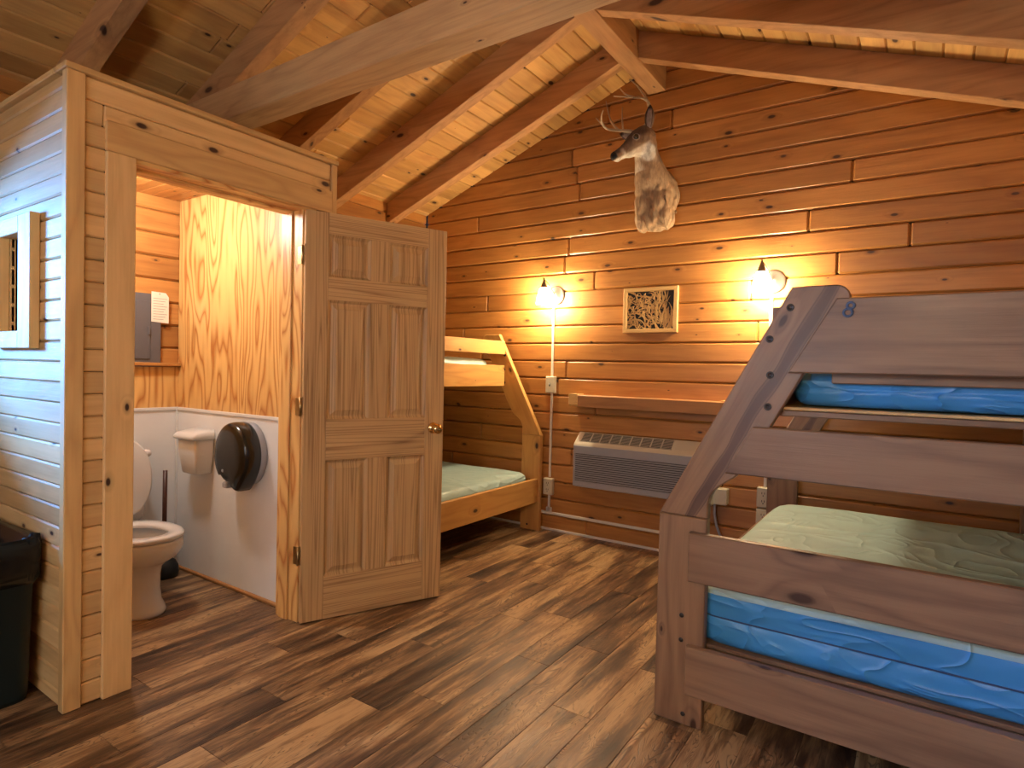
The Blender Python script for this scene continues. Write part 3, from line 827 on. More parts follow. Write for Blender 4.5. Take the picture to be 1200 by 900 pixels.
# wooden rail above the unit
e = empty('wall_rail', (-1.65, YB, 1.01), 'wooden rail with end brackets on the log wall above the heater unit', 'rail')
mb = MB(); mb.box(-2.15, -1.06, YB-.135, YB-.105, 1.015, 1.105, bev=.005, grain='x'); part(mb, 'rail_board', M['shelfw'], e)
for x in (-2.17, -1.10):
    mb = MB(); mb.prism([(YB-.001, 1.04), (YB-.07, 1.015), (YB-.103, 1.03), (YB-.103, 1.112), (YB-.001, 1.112)], x-.075 if x < -2 else x, x+.005 if x < -2 else x+.075, 'x', bev=.004, grain='y')
    part(mb, 'rail_bracket', M['framew'], e)
mb = MB(); mb.box(-2.165, -1.10, YB-.104, YB-.001, 1.088, 1.104, bev=.002, grain='x'); part(mb, 'shelf_board', M['shelfw'], e)

# ------------------------------------------------------------------ carved picture
e = empty('carved_picture', (-1.64, YB, 1.575), 'square pine framed carving of pale reeds on black, on the log wall', 'picture')
px0, px1, pz0, pz1 = -1.842, -1.432, 1.577, 1.905; fw = .028; yf = YB-.032
mb = MB()
def miter(a, b_, c, d): mb.prism([a, b_, c, d], YB-.001, yf, 'y', bev=.003, grain='x')
mb.prism([(px0, pz0), (px1, pz0), (px1-fw, pz0+fw), (px0+fw, pz0+fw)], YB-.001, yf, 'y', bev=.003, grain='x')
mb.prism([(px0, pz1), (px1, pz1), (px1-fw, pz1-fw), (px0+fw, pz1-fw)], YB-.001, yf, 'y', bev=.003, grain='x')
mb.prism([(px0, pz0), (px0+fw, pz0+fw), (px0+fw, pz1-fw), (px0, pz1)], YB-.001, yf, 'y', bev=.003, grain='z')
mb.prism([(px1, pz0), (px1-fw, pz0+fw), (px1-fw, pz1-fw), (px1, pz1)], YB-.001, yf, 'y', bev=.003, grain='z')
part(mb, 'picture_frame', M['framew'], e)
mb = MB(); mb.box(px0+.02, px1-.02, YB-.012, YB-.002, pz0+.02, pz1-.02, bev=.001); part(mb, 'backing', M['slot'], e, 'black backing')
mb = MB(); r2 = random.Random(11)
ix0, ix1, iz0, iz1 = px0+fw+.002, px1-fw-.002, pz0+fw+.002, pz1-fw-.002
def blade(x, z, L, a, cv, w):
    pts = []; n = 7
    for i in range(n):
        t = i/(n-1); pts.append((x, z)); x += L/n*math.cos(a); z += L/n*math.sin(a); a += cv/n
    pts = [(min(max(p[0], ix0), ix1), min(max(p[1], iz0), iz1)) for p in pts]
    Lf = []; Rt = []
    for i, p in enumerate(pts):
        q = pts[min(i+1, n-1)]; o_ = pts[max(i-1, 0)]; dx, dz = q[0]-o_[0], q[1]-o_[1]; m = math.hypot(dx, dz) or 1
        ww = w*(1-.75*abs(2*i/(n-1)-.8)/1.2)
        Lf.append((p[0]-dz/m*ww, p[1]+dx/m*ww)); Rt.append((p[0]+dz/m*ww, p[1]-dx/m*ww))
    yy = YB-.013-r2.uniform(0, .010)
    V = [(a_[0], yy, a_[1]) for a_ in Lf+Rt]+[(a_[0], yy+.003, a_[1]) for a_ in Lf+Rt]
    F = []
    for i in range(n-1):
        F += [(i, i+1, n+i+1, n+i), (2*n+i, 3*n+i, 3*n+i+1, 2*n+i+1), (i, 2*n+i, 2*n+i+1, i+1), (n+i, n+i+1, 3*n+i+1, 3*n+i)]
    mb.add(V, F, grain='x')
for i in range(340):
    x = r2.uniform(ix0, ix1); z = r2.uniform(iz0, iz1)
    if z > iz0+.20 and ix0+.09 < x < ix0+.19 and r2.random() < .75: continue
    if x > ix1-.055 and z > iz0+.12: continue
    if x < ix0+.22:
        blade(x, z, r2.uniform(.03, .09), r2.uniform(0, 2*PI), r2.uniform(-2.5, 2.5), r2.uniform(.003, .0056))
    else: blade(x, z-.02, r2.uniform(.05, .14), r2.uniform(1.1, 2.1), r2.uniform(-1.2, 1.2), r2.uniform(.0028, .0052))
part(mb, 'carved_reeds', M['framew'], e)

# ------------------------------------------------------------------ sconces
def sconce(x, z, face, label, dirx=-.05, sm='shade'):
    """face: wall y, side -1 for back wall facing -y, +1 for front wall facing +y"""
    Y, s = face
    e = empty('wall_sconce', (x, Y, z), label, 'wall lamp', 'glass wall sconces')
    mb = MB(); mb.lathe([(0.001, 0), (.078, 0), (.078, .006), (.068, .010), (.062, .014), (.030, .020), (.024, .034), (0.001, .038)], (x, Y, z), (0, s, 0), n=36)
    part(mb, 'backplate', M['pewter'], e)
    sx, sy = x+dirx, Y+s*.115
    mb = MB()
    mb.tube([(x, Y+s*.03, z), (x+dirx*.3, Y+s*.06, z+.035), (x+dirx*.6, Y+s*.085, z+.085), (x+dirx*.9, Y+s*.105, z+.112), (sx, sy, z+.105), (sx, sy, z+.085)], [.007, .007, .006, .005, .005, .006], n=10)
    mb.lathe([(.004, .13), (.006, .115), (.012, .10), (.022, .075), (.028, .055), (.029, .045)], (sx, sy, z), (0, 0, 1))
    part(mb, 'lamp_arm', M['pewter'], e)
    mb = MB()
    prof = [(.028, .052), (.033, .035), (.042, .005), (.050, -.025), (.056, -.052), (.058, -.075), (.054, -.078), (.048, -.05), (.038, -.01), (.028, .03), (.02, .045)]
    mb.lathe(prof, (sx, sy, z), (0, 0, 1), closed_ends=False)
    part(mb, 'lamp_shade', M[sm], e, 'glowing frosted glass bell shade')
    mb = MB(); mb.lathe([(.001, .03), (.012, .025), (.018, 0), (.026, -.03), (.022, -.055), (.001, -.064)], (sx, sy, z)); part(mb, 'light_bulb', M[sm], e)
    return e
SCONCE_W = 26.0
sconce(-2.432, 1.885, (YB, -1), 'lit glass wall sconce on the left, above the light switch')
sconce(-.812, 1.895, (YB, -1), 'lit glass wall sconce on the right, beside the slanted bunk post')
sconce(.1, 1.9, (YF, 1), 'lit glass wall sconce on the wall behind the viewer', sm='shade3')

# ------------------------------------------------------------------ electrical surface wiring
def conduit(label, pts, w=.017, d=.012, grp='surface wiring channels'):
    mb = MB()
    for (x0, x1, z0, z1) in pts: mb.box(x0, x1, YB-d, YB-.0005, z0, z1, bev=.003)
    o = mb.build('wiring_channel', M['raceway'], loc=((pts[0][0]+pts[0][1])/2, YB, pts[0][2])); tag(o, label, 'wiring channel', grp); return o
conduit('white vertical wiring channel between the left sconce and light switch', [(-2.461, -2.441, 1.237, 1.80)])
conduit('white vertical wiring channel between the light switch and the outlet below', [(-2.459, -2.439, .428, 1.11)])
conduit('short white wiring channel from left outlet down to the floor channel', [(-2.459, -2.439, .15, .285), (-2.475, -2.423, .145, .185)])
conduit('long white horizontal wiring channel low on the back wall', [(-3.80, -1.30, .128, .150)])
conduit('white vertical wiring channel behind the slanted bunk post', [(-.828, -.808, .56, 1.81)])
def outlet(x, z, label, kind='outlet'):
    e = empty('light_switch' if kind == 'switch' else 'power_outlet', (x, YB, z-.06), label, kind if kind == 'switch' else 'outlet')
    mb = MB(); mb.box(x-.042, x+.042, YB-.036, YB-.0005, z-.066, z+.066, bev=.004); part(mb, 'wiring_box', M['cream'], e)
    mb = MB(); mb.box(x-.038, x+.038, YB-.041, YB-.0365, z-.062, z+.062, bev=.002); p = part(mb, 'cover_plate', M['cream'], e)
    mb = MB()
    if kind == 'switch':
        mb.box(x-.006, x+.006, YB-.042, YB-.0412, z-.014, z+.014, bev=.0004); part(mb, 'switch_slot', M['slot'], p)
        mb = MB(); mb.box(x-.004, x+.004, YB-.052, YB-.0412, z, z+.012, bev=.001); part(mb, 'switch_toggle', M['white'], p)
    else:
        for dz in (-.026, .026):
            mb.box(x-.010, x-.006, YB-.0424, YB-.0412, z+dz-.004, z+dz+.010, bev=.0004); mb.box(x+.006, x+.010, YB-.0424, YB-.0412, z+dz-.004, z+dz+.010, bev=.0004)
            mb.lathe([(.001, 0), (.004, 0), (.004, .0012), (.001, .0012)], (x, YB-.0412, z+dz-.013), (0, -1, 0), n=10)
            part(mb, 'socket_slot', M['slot'], p); mb = MB()
outlet(-2.451, 1.174, 'cream light switch on the log wall under the left sconce', 'switch')
outlet(-2.449, .356, 'cream power outlet low on the wall beside the left bunk post')
outlet(-.822, .492, 'cream power outlet seen under the right bunk, upper of two')
outlet(-.822, .352, 'cream power outlet partly hidden behind the right bunk mattress, lower of two')
e = empty('plug_box', (-1.15, YB, .39), 'cream junction box with grey cord behind the slanted bunk post', 'junction box')
mb = MB(); mb.box(-1.26, -1.045, YB-.07, YB-.0005, .41, .52, bev=.006); part(mb, 'wiring_box', M['cream'], e)
mb = MB(); mb.tube([(-1.13, YB-.035, .42), (-1.13, YB-.035, .34), (-1.115, YB-.03, .26), (-1.07, YB-.03, .15), (-1.04, YB-.03, .02)], .009, n=10); part(mb, 'power_cord', M['acgrey'], e, 'grey cord')

# ------------------------------------------------------------------ bathroom fixtures
# electrical panel
e = empty('electrical_panel', (XL, 1.64, 1.245), 'grey metal electrical panel on the log wall inside the bathroom', 'electrical panel')
mb = MB(); mb.box(XL, XL+.03, 1.46, 1.823, 1.25, 1.685, bev=.003); part(mb, 'panel_cover', M['grey'], e)
mb = MB(); mb.box(XL+.0305, XL+.036, 1.50, 1.76, 1.295, 1.64, bev=.003); p = part(mb, 'panel_door', M['grey'], e)
mb = MB(); mb.box(XL+.0365, XL+.044, 1.745, 1.757, 1.44, 1.49, bev=.002); part(mb, 'latch', M['grey'], p)
e = empty('paper_tag', (XL+.04, 1.81, 1.52), 'cream paper tag hanging from the corner of the grey electrical panel', 'tag')
mb = MB(); mb.prism([(1.765, 1.52), (1.865, 1.515), (1.865, 1.672), (1.847, 1.697), (1.765, 1.70)], XL+.0305, XL+.0325, 'x'); part(mb, 'tag_card', M['paper'], e)
mb = MB()
for i in range(9):
    z = 1.66-.0155*i; mb.box(XL+.0326, XL+.0331, 1.775, 1.855-.01*(i % 3), z-.0016, z+.0016, bev=.0001)
mb.lathe([(.001, 0), (.004, 0), (.004, .0006), (.001, .0006)], (XL+.0326, 1.812, 1.688), (1, 0, 0), n=12)
part(mb, 'faded_print', M['ink'], e)

# toilet
def ell(cx, cy, rx_f, rx_b, ry, z, n=40, p=2.2):
    out = []
    for i in range(n):
        a = 2*PI*i/n; c, s = math.cos(a), math.sin(a); rx = rx_f if c > 0 else rx_b
        out.append((cx+rx*math.copysign(abs(c)**(2/p), c), cy+ry*math.copysign(abs(s)**(2/p), s), z))
    return out
tc = 1.475; bx = -3.27
e = empty('toilet', (-3.45, tc, 0), 'white toilet with raised lid inside the bathroom doorway', 'toilet')
mb = MB()
mb.loft([ell(-3.365, tc, .232, .24, .128, .0), ell(-3.365, tc, .235, .24, .130, .012), ell(-3.365, tc, .225, .235, .122, .03), ell(-3.365, tc, .20, .23, .112, .06), ell(-3.365, tc, .188, .23, .108, .12),
         ell(-3.36, tc, .185, .235, .108, .19), ell(-3.355, tc, .192, .25, .114, .235), ell(-3.34, tc, .215, .28, .135, .265), ell(-3.30, tc, .235, .31, .165, .30), ell(-3.285, tc, .240, .32, .180, .34), ell(-3.28, tc, .235, .32, .182, .375), ell(-3.28, tc, .228, .315, .176, .388),
         ell(-3.28, tc, .19, .20, .135, .388), ell(-3.28, tc, .17, .18, .115, .35), ell(-3.29, tc, .12, .14, .09, .27), ell(-3.30, tc, .06, .08, .05, .22)])
part(mb, 'toilet_bowl', M['porc'], e)
mb = MB()
mb.loft([ell(-3.275, tc, .225, .25, .180, .392), ell(-3.275, tc, .231, .25, .186, .400), ell(-3.275, tc, .229, .25, .184, .410), ell(-3.275, tc, .225, .24, .174, .416), ell(-3.275, tc, .165, .165, .115, .414), ell(-3.275, tc, .158, .158, .108, .404), ell(-3.275, tc, .160, .160, .110, .393), ell(-3.275, tc, .225, .25, .180, .392)], closed_ends=False)
part(mb, 'toilet_seat', M['porc'], e)
mb = MB()
Rl = Matrix.Translation((-3.525, tc, .415)) @ Matrix.Rotation(math.radians(-97), 4, 'Y')
def ell2(rf, rb, ry, z): return [tuple(Rl @ Vector((p[0], p[1], p[2]))) for p in ell(.23, 0, rf, rb, ry, z)]
mb.loft([ell2(.22, .21, .172, -.010), ell2(.232, .22, .182, -.006), ell2(.234, .222, .184, .004), ell2(.222, .212, .174, .012), ell2(.10, .10, .08, .015)])
part(mb, 'toilet_lid', M['porc'], e, 'raised white lid')
mb = MB()
def rrect(x0, x1, y0, y1, z, r=.03, n=5):
    out = []
    for (cx, cy, a0) in ((x1-r, y1-r, 0), (x0+r, y1-r, 90), (x0+r, y0+r, 180), (x1-r, y0+r, 270)):
        for i in range(n+1):
            a = math.radians(a0+90*i/n); out.append((cx+r*math.cos(a), cy+r*math.sin(a), z))
    return out
tx0, tx1 = XL+.012, -3.645
mb.loft([rrect(tx0, tx1-.02, tc-.17, tc+.17, .36), rrect(tx0, tx1-.005, tc-.20, tc+.20, .40), rrect(tx0, tx1, tc-.225, tc+.215, .735)])
part(mb, 'toilet_tank', M['porc'], e)
mb = MB(); mb.loft([rrect(tx0, tx1+.006, tc-.23, tc+.222, .737), rrect(tx0, tx1+.012, tc-.235, tc+.228, .745), rrect(tx0, tx1+.012, tc-.235, tc+.228, .765), rrect(tx0+.01, tx1+.002, tc-.225, tc+.218, .775)])
part(mb, 'tank_lid', M['porc'], e)
mb = MB(); mb.lathe([(.001, 0), (.012, 0), (.012, .012), (.001, .014)], (tx1, tc+.14, .68), (1, 0, 0), n=14); mb.tube([(tx1+.012, tc+.14, .68), (tx1+.016, tc+.09, .672)], .005, n=8); part(mb, 'flush_handle', M['pewter'], e)
# plunger
e = empty('plunger', (-3.66, 1.80, 0), 'plunger with brown handle and black cup beside the toilet', 'plunger')
mb = MB(); mb.tube([(-3.70, 1.80, .09), (-3.705, 1.805, .635)], .0125, n=12); part(mb, 'plunger_handle', M['wood_dark'], e, 'dark brown handle')
mb = MB(); mb.lathe([(.06, 0), (.072, .004), (.078, .03), (.075, .065), (.06, .095), (.035, .115), (.02, .14), (.016, .15)], (-3.695, 1.80, 0)); part(mb, 'plunger_cup', M['rubber'], e, 'black rubber cup')

# white wall dispenser box
e = empty('sanitary_bin', (-3.49, 1.94, .63), 'small white lidded plastic bin on the wainscot in the bathroom corner', 'wall bin')
mb = MB()
yb = 1.934
def dbox(x0, x1, d, z, r=.015): return rrect(x0, x1, yb-d, yb, z, r, 4)
mb.loft([dbox(-3.575, -3.425, .095, .635), dbox(-3.58, -3.42, .10, .645), dbox(-3.59, -3.405, .112, .74), dbox(-3.597, -3.398, .118, .84)])
part(mb, 'bin_body', M['white'], e)
mb = MB()
mb.loft([rrect(-3.605, -3.390, yb-.135, yb, .838, .015, 4), rrect(-3.608, -3.387, yb-.140, yb, .846, .015, 4), rrect(-3.606, -3.389, yb-.137, yb, .862, .015, 4), [(x, y, z+(y-(yb-.12))*.16) for x, y, z in rrect(-3.60, -3.395, yb-.12, yb, .873, .012, 4)]])
part(mb, 'bin_lid', M['white'], e)

# round black tissue dispenser
e = empty('toilet_roll_dispenser', (-3.03, 1.94, .6), 'large round glossy black toilet roll dispenser on the white wainscot', 'dispenser')
cx, cz, R = -3.035, .79, .168
def dprof(k, sh=0):
    pts = []
    for i in range(48):
        a = 2*PI*i/48; c, s = math.cos(a), math.sin(a)
        r = R*k
        x, z = r*c*.92, r*s*1.05
        if s < -.55: z = max(z, -R*1.0*k - .0) ; 
        if s < 0 and c < 0: x *= 1.03
        pts.append((cx+x+sh, z+cz))
    return pts
mb = MB()
rings = []
for k, y in ((.965, 1.900), (1.0, 1.890), (1.0, 1.845), (.985, 1.825), (.95, 1.812), (.88, 1.803), (.70, 1.798), (.4, 1.796), (.1, 1.795)):
    rings.append([(x, y, z) for x, z in dprof(k)])
# dip of the cover at the lower right (serrated mouth)
def dip(p):
    x, y, z = p; dx, dz = x-cx, z-cz
    if dz < -.10 and dx > .01: z -= .028*max(0, 1-abs(dx-.055)/.06)
    if dz < -.12 and dx < .01: z += .018
    return (x, y, z)
rings = [[dip(p) for p in r] for r in rings]
mb.loft(rings); part(mb, 'dispenser_cover', M['black'], e)
mb = MB(); rings = []
for k, y in ((.93, 1.934), (.98, 1.93), (.98, 1.90), (.96, 1.896)): rings.append([(x+.004, y, z) for x, z in dprof(k)])
mb.loft(rings); part(mb, 'dispenser_base', M['greyplast'], e, 'grey translucent back shell')
mb = MB(); mb.lathe([(.001, 0), (.009, 0), (.008, .004), (.001, .005)], (cx-.045, 1.7985, cz-.085), (0, -1, 0), n=14); part(mb, 'key_lock', M['greyplast'], e)
mb = MB(); mb.box(cx-.075, cx-.03, 1.81, 1.90, cz-.182, cz-.150, bev=.006); part(mb, 'tissue_end', M['greyplast'], e)

# bathroom ceiling light (seen only by its glow)
e = empty('bathroom_ceiling_light', (-3.3, 1.35, 2.275), 'small round ceiling light inside the bathroom', 'ceiling light')
mb = MB(); mb.lathe([(.11, 0), (.11, -.02), (.10, -.025)], (-3.3, 1.35, 2.275)); part(mb, 'fixture_base', M['white'], e)
mb = MB(); mb.lathe([(.095, -.025), (.09, -.05), (.06, -.075), (.001, -.085)], (-3.3, 1.35, 2.275)); part(mb, 'fixture_globe', M['shade2'], e)

# ------------------------------------------------------------------ rubbish bin
e = empty('rubbish_bin', (-2.93, .66, 0), 'dark green rubbish bin with black liner beside the bathroom wall', 'bin')
mb = MB()
mb.loft([rrect(-3.14, -2.735, .50, .872-.02, .0, .05, 6), rrect(-3.145, -2.73, .495, .855, .02, .05, 6), rrect(-3.18, -2.69, .45, .862, .565, .055, 6), rrect(-3.19, -2.68, .44, .866, .567, .055, 6), rrect(-3.19, -2.68, .44, .866, .598, .055, 6),
         rrect(-3.17, -2.70, .46, .85, .598, .05, 6), rrect(-3.15, -2.72, .48, .84, .30, .05, 6)])
part(mb, 'bin_body', M['bin'], e)
mb = MB(); r3 = random.Random(5)
def bagring(d, z, amp, k=0):
    pts = rrect(-3.185-d, -2.685+d, .445-d, min(.866+d, .884), z, .055, 14)
    out = []
    for i, (x, y, zz) in enumerate(pts):
        a = 2*PI*i/len(pts); w = amp*(math.sin(9*a+k)+.6*math.sin(17*a+2*k)+.5*math.sin(29*a+k))
        out.append((min(x+w*.5*math.cos(a), -2.655), min(y+w*.5*math.sin(a), .886), zz+w))
    return out
mb.loft([bagring(.008, .465, .010, 1), bagring(.010, .505, .006, 2), bagring(.012, .55, .005, .5), bagring(.012, .592, .004, 1), bagring(.006, .617, .007, 2), bagring(-.02, .612, .008, 3), bagring(-.05, .56, .01, 1), bagring(-.08, .52, .01, 1.5), bagring(-.12, .46, .01, 2)])
part(mb, 'bin_liner', M['bag'], e, 'black plastic liner')

# ------------------------------------------------------------------ deer mount
F = Vector((-.600, -.585, -.50)).normalized(); S = F.cross(Vector((0, 0, 1))).normalized(); U = S.cross(F).normalized()
H0 = Vector((-1.598, 3.87, 2.872))
def h(f, s, u): return H0+F*f+S*s+U*u
bm = bmesh.new()
def blob(c, r, rot=None, sub=3):
    mtx = Matrix.Translation(Vector(c)) @ (rot.to_4x4() if rot else Matrix.Identity(4)) @ Matrix.Diagonal((*r, 1))
    bmesh.ops.create_icosphere(bm, subdivisions=sub, radius=1.0, matrix=mtx)
HR = Matrix((F, S, U)).transposed()
def chain(pts, n=6):
    """pts: (pos, (ra, rb, rc)) axis aligned blobs interpolated"""
    for (p, r), (q, s) in zip(pts[:-1], pts[1:]):
        for i in range(n):
            t = i/n; blob(Vector(p).lerp(Vector(q), t), [a+(b_-a)*t for a, b_ in zip(r, s)], sub=2)
    blob(pts[-1][0], pts[-1][1])
chain([((-1.585, 4.12, 2.53), (.160, .075, .20)), ((-1.59, 4.06, 2.57), (.140, .11, .15)), ((-1.595, 4.00, 2.66), (.110, .105, .11)), ((-1.60, 3.95, 2.745), (.088, .09, .09)), ((-1.60, 3.90, 2.82), (.074, .08, .075)), ((-1.60, 3.875, 2.86), (.066, .07, .06))])
chain([((-1.585, 4.11, 2.50), (.160, .09, .15)), ((-1.582, 4.08, 2.42), (.145, .10, .12)), ((-1.58, 4.09, 2.345), (.105, .085, .06))])
blob((-1.665, 4.07, 2.38), (.055, .08, .10)); blob((-1.495, 4.07, 2.38), (.055, .08, .10))
blob((-1.65, 4.06, 2.47), (.07, .10, .12)); blob((-1.52, 4.06, 2.47), (.07, .10, .12))
# head
def hb(f, s, u, r, rot=HR): blob(h(f, s*1.15, u*1.2-.004), (r[0]*1.06, r[1]*1.2, r[2]*1.33), rot)
hb(.0, 0, .0, (.075, .060, .062)); hb(.04, 0, .005, (.065, .057, .055)); hb(.08, 0, .0, (.06, .052, .050)); hb(.11, 0, -.006, (.055, .043, .043))
hb(.15, 0, -.012, (.05, .034, .036)); hb(.19, 0, -.016, (.045, .030, .031)); hb(.225, 0, -.017, (.040, .028, .028)); hb(.25, 0, -.014, (.026, .027, .025))
hb(.23, 0, -.034, (.035, .019, .014)); hb(.05, 0, -.045, (.07, .040, .035)); hb(.12, 0, -.040, (.06, .028, .022)); hb(.0, 0, -.045, (.06, .05, .05))
for sg in (-1, 1): hb(.075, sg*.034, .022, (.030, .016, .018)); hb(.055, sg*.040, -.012, (.035, .018, .025))
me = bpy.data.meshes.new('tmp'); bm.to_mesh(me); bm.free()
tmp = bpy.data.objects.new('tmp', me); COL.objects.link(tmp)
md = tmp.modifiers.new('r', 'REMESH'); md.mode = 'VOXEL'; md.voxel_size = .0065
ms = tmp.modifiers.new('s', 'SMOOTH'); ms.iterations = 9; ms.factor = .6
dg = bpy.context.evaluated_depsgraph_get(); me2 = bpy.data.meshes.new_from_object(tmp.evaluated_get(dg))
bpy.data.objects.remove(tmp)
base = Vector((-1.585, YB, 2.28))
from mathutils import noise as mn
ca = me2.attributes.new('fur', 'FLOAT_COLOR', 'POINT')
cols = []
def lerp3(a, b_, t): return tuple(x+(y-x)*t for x, y in zip(a, b_))
def ss(a, b_, x): t = min(1, max(0, (x-a)/(b_-a))); return t*t*(3-2*t)
for v in me2.vertices:
    p = v.co.copy(); q = p-H0; f_, s_, u_ = q.dot(F), q.dot(S), q.dot(U)
    col = (.27, .165, .095)
    col = lerp3(col, (.42, .29, .17), ss(2.78, 2.50, p.z)*.85)
    if f_ > -.12 and p.z > 2.66:
        hd = ss(-.06, .02, f_)*max(ss(2.70, 2.76, p.z), ss(.08, .12, f_))
        topc = (.085, .055, .038); sidec = (.22, .14, .085)
        hc = lerp3(sidec, topc, ss(-.005, .03, u_))
        hc = lerp3(hc, (.62, .56, .46), ss(-.036, -.054, u_)*ss(-.03, .03, f_))
        ring = math.sqrt((f_-.078)**2+(u_-.018)**2)
        if abs(s_) > .02: hc = lerp3(hc, (.60, .52, .42), ss(.026, .020, ring)*.5)
        hc = lerp3(hc, (.10, .075, .06), ss(.165, .20, f_)*ss(-.028, -.008, u_))
        hc = lerp3(hc, (.60, .54, .46), ss(.215, .19, f_)*ss(.175, .19, f_)*.8*ss(.01, -.01, u_))
        hc = lerp3(hc, (.006, .006, .006), ss(.238, .248, f_)*ss(-.042, -.034, u_))
        hc = lerp3(hc, (.70, .66, .58), ss(.18, .2, f_)*ss(-.042, -.048, u_))
        col = lerp3(col, hc, hd)
    # white throat patch
    d = (p-h(.035, -.035, -.105)).length
    col = lerp3(col, (.62, .60, .55), ss(.062, .045, d))
    # dark swirl on brisket
    d2 = math.hypot((p.x+1.583)/.5, (p.z-2.43)); col = lerp3(col, (.08, .05, .035), ss(.024, .006, d2)*.8*(p.y < 4.05))
    n = mn.noise(p*18)*.5+mn.noise(Vector((p.x*60, p.y*60, p.z*18)))*.35
    col = tuple(max(0, c*(1+.45*n)) for c in col)
    cols += [*col, 1]
    tuft = mn.noise(Vector((p.x*28, p.y*28, p.z*11)))
    amp = .016*ss(2.75, 2.40, p.z)+.002
    v.co = p+v.normal*tuft*amp
    if v.co.y > YB-.001: v.co.y = YB-.001
ca.data.foreach_set('color', cols)
for pl in me2.polygons: pl.use_smooth = True
me2.materials.clear(); me2.materials.append(M['fur'])
me2.transform(Matrix.Translation(-base)); me2.name = 'deer_head'
e = empty('deer_head_mount', base, 'mounted deer head and shoulders with antlers high on the log wall', 'deer mount')
body = bpy.data.objects.new('deer_body', me2); COL.objects.link(body); body.parent = e
mb = MB()
for sg in (-1, 1): mb = MB(); mb.lathe([(.001, -.014), (.012, -.012), (.019, -.003), (.018, .004), (.011, .011), (.001, .013)], h(.078, sg*.057, .020), S*sg, n=18); part(mb, 'glass_eye', M['eye'], e, 'glossy black eye')
# ears
def ear(c, d, fn, L, w):
    d = d.normalized(); fn = (fn-d*fn.dot(d)).normalized(); sd = d.cross(fn)
    mo = MB(); mi_ = MB(); ro = []; ri = []
    n = 12
    for i in range(9):
        t = i/8; ww = w*max(.06, math.sin(PI*min(1, (t*.86+.14)))**.8); cen = c+d*L*t
        o_ = []; i2 = []
        for k in range(n):
            a = -PI*.62+PI*1.24*k/(n-1)
            p = cen+sd*math.sin(a)*ww-fn*(math.cos(a)-.3)*ww*.75
            o_.append(p)
        back = [cen+sd*math.sin(-PI*.62+PI*1.24*k/(n-1))*ww*.86-fn*((math.cos(-PI*.62+PI*1.24*k/(n-1))-.3)*ww*.75-.006) for k in range(n)][::-1]
        ro.append([tuple(p) for p in o_+back])
    mo.loft(ro)
    return mo
def ear_part(c, d, fn, L, w):
    mo = ear(c, d, fn, L, w); o = part(mo, 'ear', M['fur'], e)
    a = o.data.attributes.new('fur', 'FLOAT_COLOR', 'POINT'); cc = []
    m = len(o.data.vertices)
    for i, v in enumerate(o.data.vertices):
        k = i % 24; t = (i//24)/8
        c_ = (.16, .10, .07) if k < 12 else ((.50, .42, .34) if 14 < k < 21 else (.12, .085, .06))
        if t > .85: c_ = (.05, .035, .03)
        cc += [*c_, 1]
    a.data.foreach_set('color', cc)
cam_dir = Vector((.39, -.90, -.2)).normalized()
ear_part(h(-.035, -.058, .030), Vector((.02, -.02, 1)), cam_dir+Vector((-.5, 0, 0)), .150, .034)
ear_part(h(.03, .05, .035), Vector((-.9, .05, .38)), cam_dir, .125, .032)
# antlers
def smooth(pts, n=5):
    P_ = [Vector(p) for p in pts]; out = []
    for i in range(len(P_)-1):
        p0 = P_[max(i-1, 0)]; p1 = P_[i]; p2 = P_[i+1]; p3 = P_[min(i+2, len(P_)-1)]
        for k in range(n):
            t = k/n; out.append(.5*((2*p1)+(-p0+p2)*t+(2*p0-5*p1+4*p2-p3)*t*t+(-p0+3*p1-3*p2+p3)*t**3))
    out.append(P_[-1]); return out
def tine(mb, pts, r0, r1):
    P_ = smooth(pts); n = len(P_); mb.tube(P_, [r0+(r1-r0)*(i/(n-1))**1.3 for i in range(n)], n=9)
mb = MB()
tine(mb, [(-1.610, 3.87, 2.905), (-1.593, 3.86, 2.935), (-1.579, 3.88, 2.981), (-1.583, 3.9, 3.04), (-1.58, 3.9, 3.103), (-1.606, 3.86, 3.13), (-1.653, 3.78, 3.119), (-1.741, 3.68, 3.109)], .0145, .003)
tine(mb, [(-1.582, 3.9, 3.09), (-1.593, 3.89, 3.13), (-1.658, 3.92, 3.232), (-1.706, 3.94, 3.29), (-1.75, 3.95, 3.33)], .010, .003)
tine(mb, [(-1.643, 3.79, 3.121), (-1.700, 3.775, 3.150), (-1.736, 3.76, 3.193)], .007, .002)
part(mb, 'antler', M['horn'], e, 'bone coloured antler')
mb = MB()
tine(mb, [(-1.635, 3.845, 2.90), (-1.666, 3.83, 2.912), (-1.702, 3.8, 2.914), (-1.751, 3.77, 2.917), (-1.794, 3.7, 2.913), (-1.801, 3.64, 2.932), (-1.786, 3.6, 2.959), (-1.765, 3.58, 2.986)], .013, .003)
tine(mb, [(-1.796, 3.69, 2.915), (-1.826, 3.66, 2.949), (-1.848, 3.64, 2.975)], .007, .002)
tine(mb, [(-1.74, 3.775, 2.914), (-1.784, 3.77, 2.968), (-1.811, 3.77, 3.025), (-1.84, 3.77, 3.135)], .009, .002)
tine(mb, [(-1.715, 3.79, 2.913), (-1.739, 3.82, 3.016), (-1.749, 3.84, 3.10)], .007, .002)
part(mb, 'antler', M['horn'], e, 'bone coloured antler')

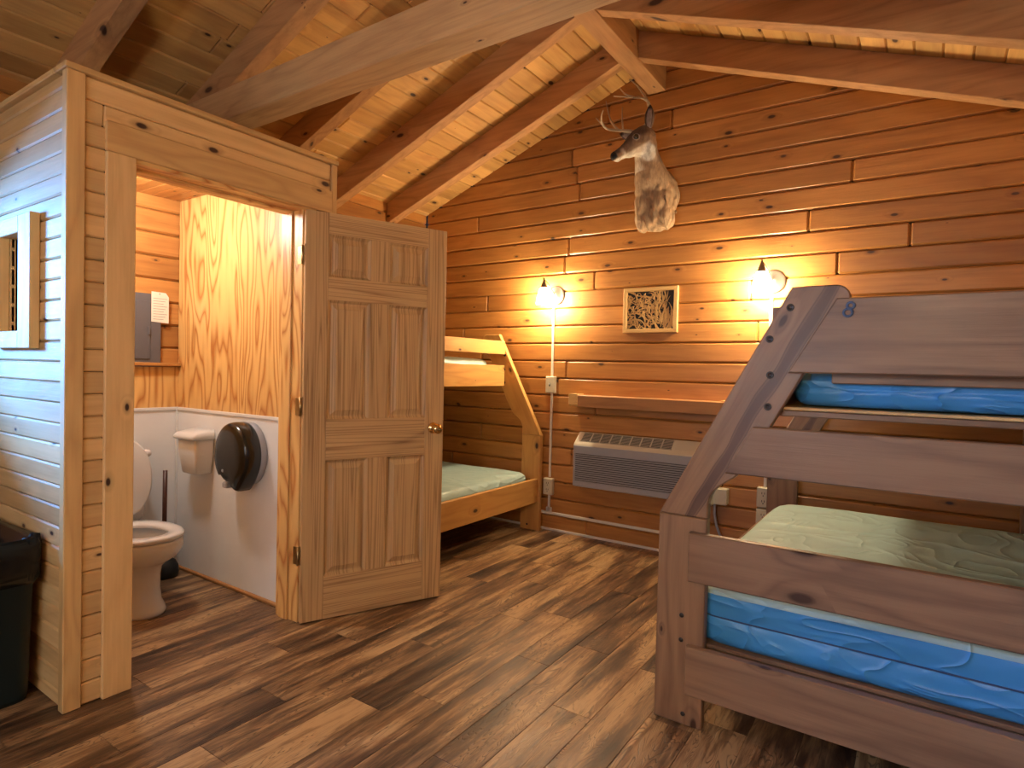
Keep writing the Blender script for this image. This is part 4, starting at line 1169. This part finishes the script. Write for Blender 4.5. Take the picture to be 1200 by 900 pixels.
# ------------------------------------------------------------------ lights
def area(name, loc, rot, sx, sy, e_, col):
    ld = bpy.data.lights.new(name, 'AREA'); ld.shape = 'RECTANGLE'; ld.size = sx; ld.size_y = sy; ld.energy = e_; ld.color = col
    o = bpy.data.objects.new(name, ld); COL.objects.link(o); o.location = loc; o.rotation_euler = rot; return o
# daylight entering through the two windows
area('daylight_left_window', (XL-1.15, -.35, 1.80), (0, math.radians(-90), math.radians(14)), .5, .8, 350, (.11, .38, 1.0))
area('daylight_front_window', ((WF[0]+WF[1])/2, YF-.12, (WF[2]+WF[3])/2), (math.radians(90), 0, 0), WF[1]-WF[0], WF[3]-WF[2], 24, (.80, .88, 1.0))
ld = bpy.data.lights.new('bathroom_bulb', 'POINT'); ld.energy = 24; ld.color = (1, .97, .92); ld.shadow_soft_size = .08
o = bpy.data.objects.new('bathroom_bulb', ld); COL.objects.link(o); o.location = (-3.3, 1.35, 2.15)

w = bpy.data.worlds.new('world'); scene.world = w; w.use_nodes = True
w.node_tree.nodes['Background'].inputs[0].default_value = (.55, .72, 1.0, 1); w.node_tree.nodes['Background'].inputs[1].default_value = 1.2

# ------------------------------------------------------------------ camera
yaw, pitch, roll = math.radians(-34.15), math.radians(-1.296), math.radians(1.384)
f = Vector((math.sin(yaw)*math.cos(pitch), math.cos(yaw)*math.cos(pitch), math.sin(pitch)))
r = Vector((math.cos(yaw), -math.sin(yaw), 0)); u = r.cross(f)
rr_ = r*math.cos(roll)+u*math.sin(roll); uu_ = -r*math.sin(roll)+u*math.cos(roll)
cam = bpy.data.cameras.new('camera'); co = bpy.data.objects.new('camera', cam); COL.objects.link(co)
cam.sensor_width = 36; cam.lens = 705.5/1200*36; cam.clip_start = .05
m4 = Matrix((( rr_.x, uu_.x, -f.x, 0), (rr_.y, uu_.y, -f.y, 0), (rr_.z, uu_.z, -f.z, 1.28), (0, 0, 0, 1)))
co.matrix_world = m4
scene.camera = co
scene.view_settings.view_transform = 'Standard'; scene.view_settings.look = 'None'
scene.view_settings.exposure = 0.48; scene.view_settings.gamma = 1.0; scene.view_settings.use_curve_mapping = False
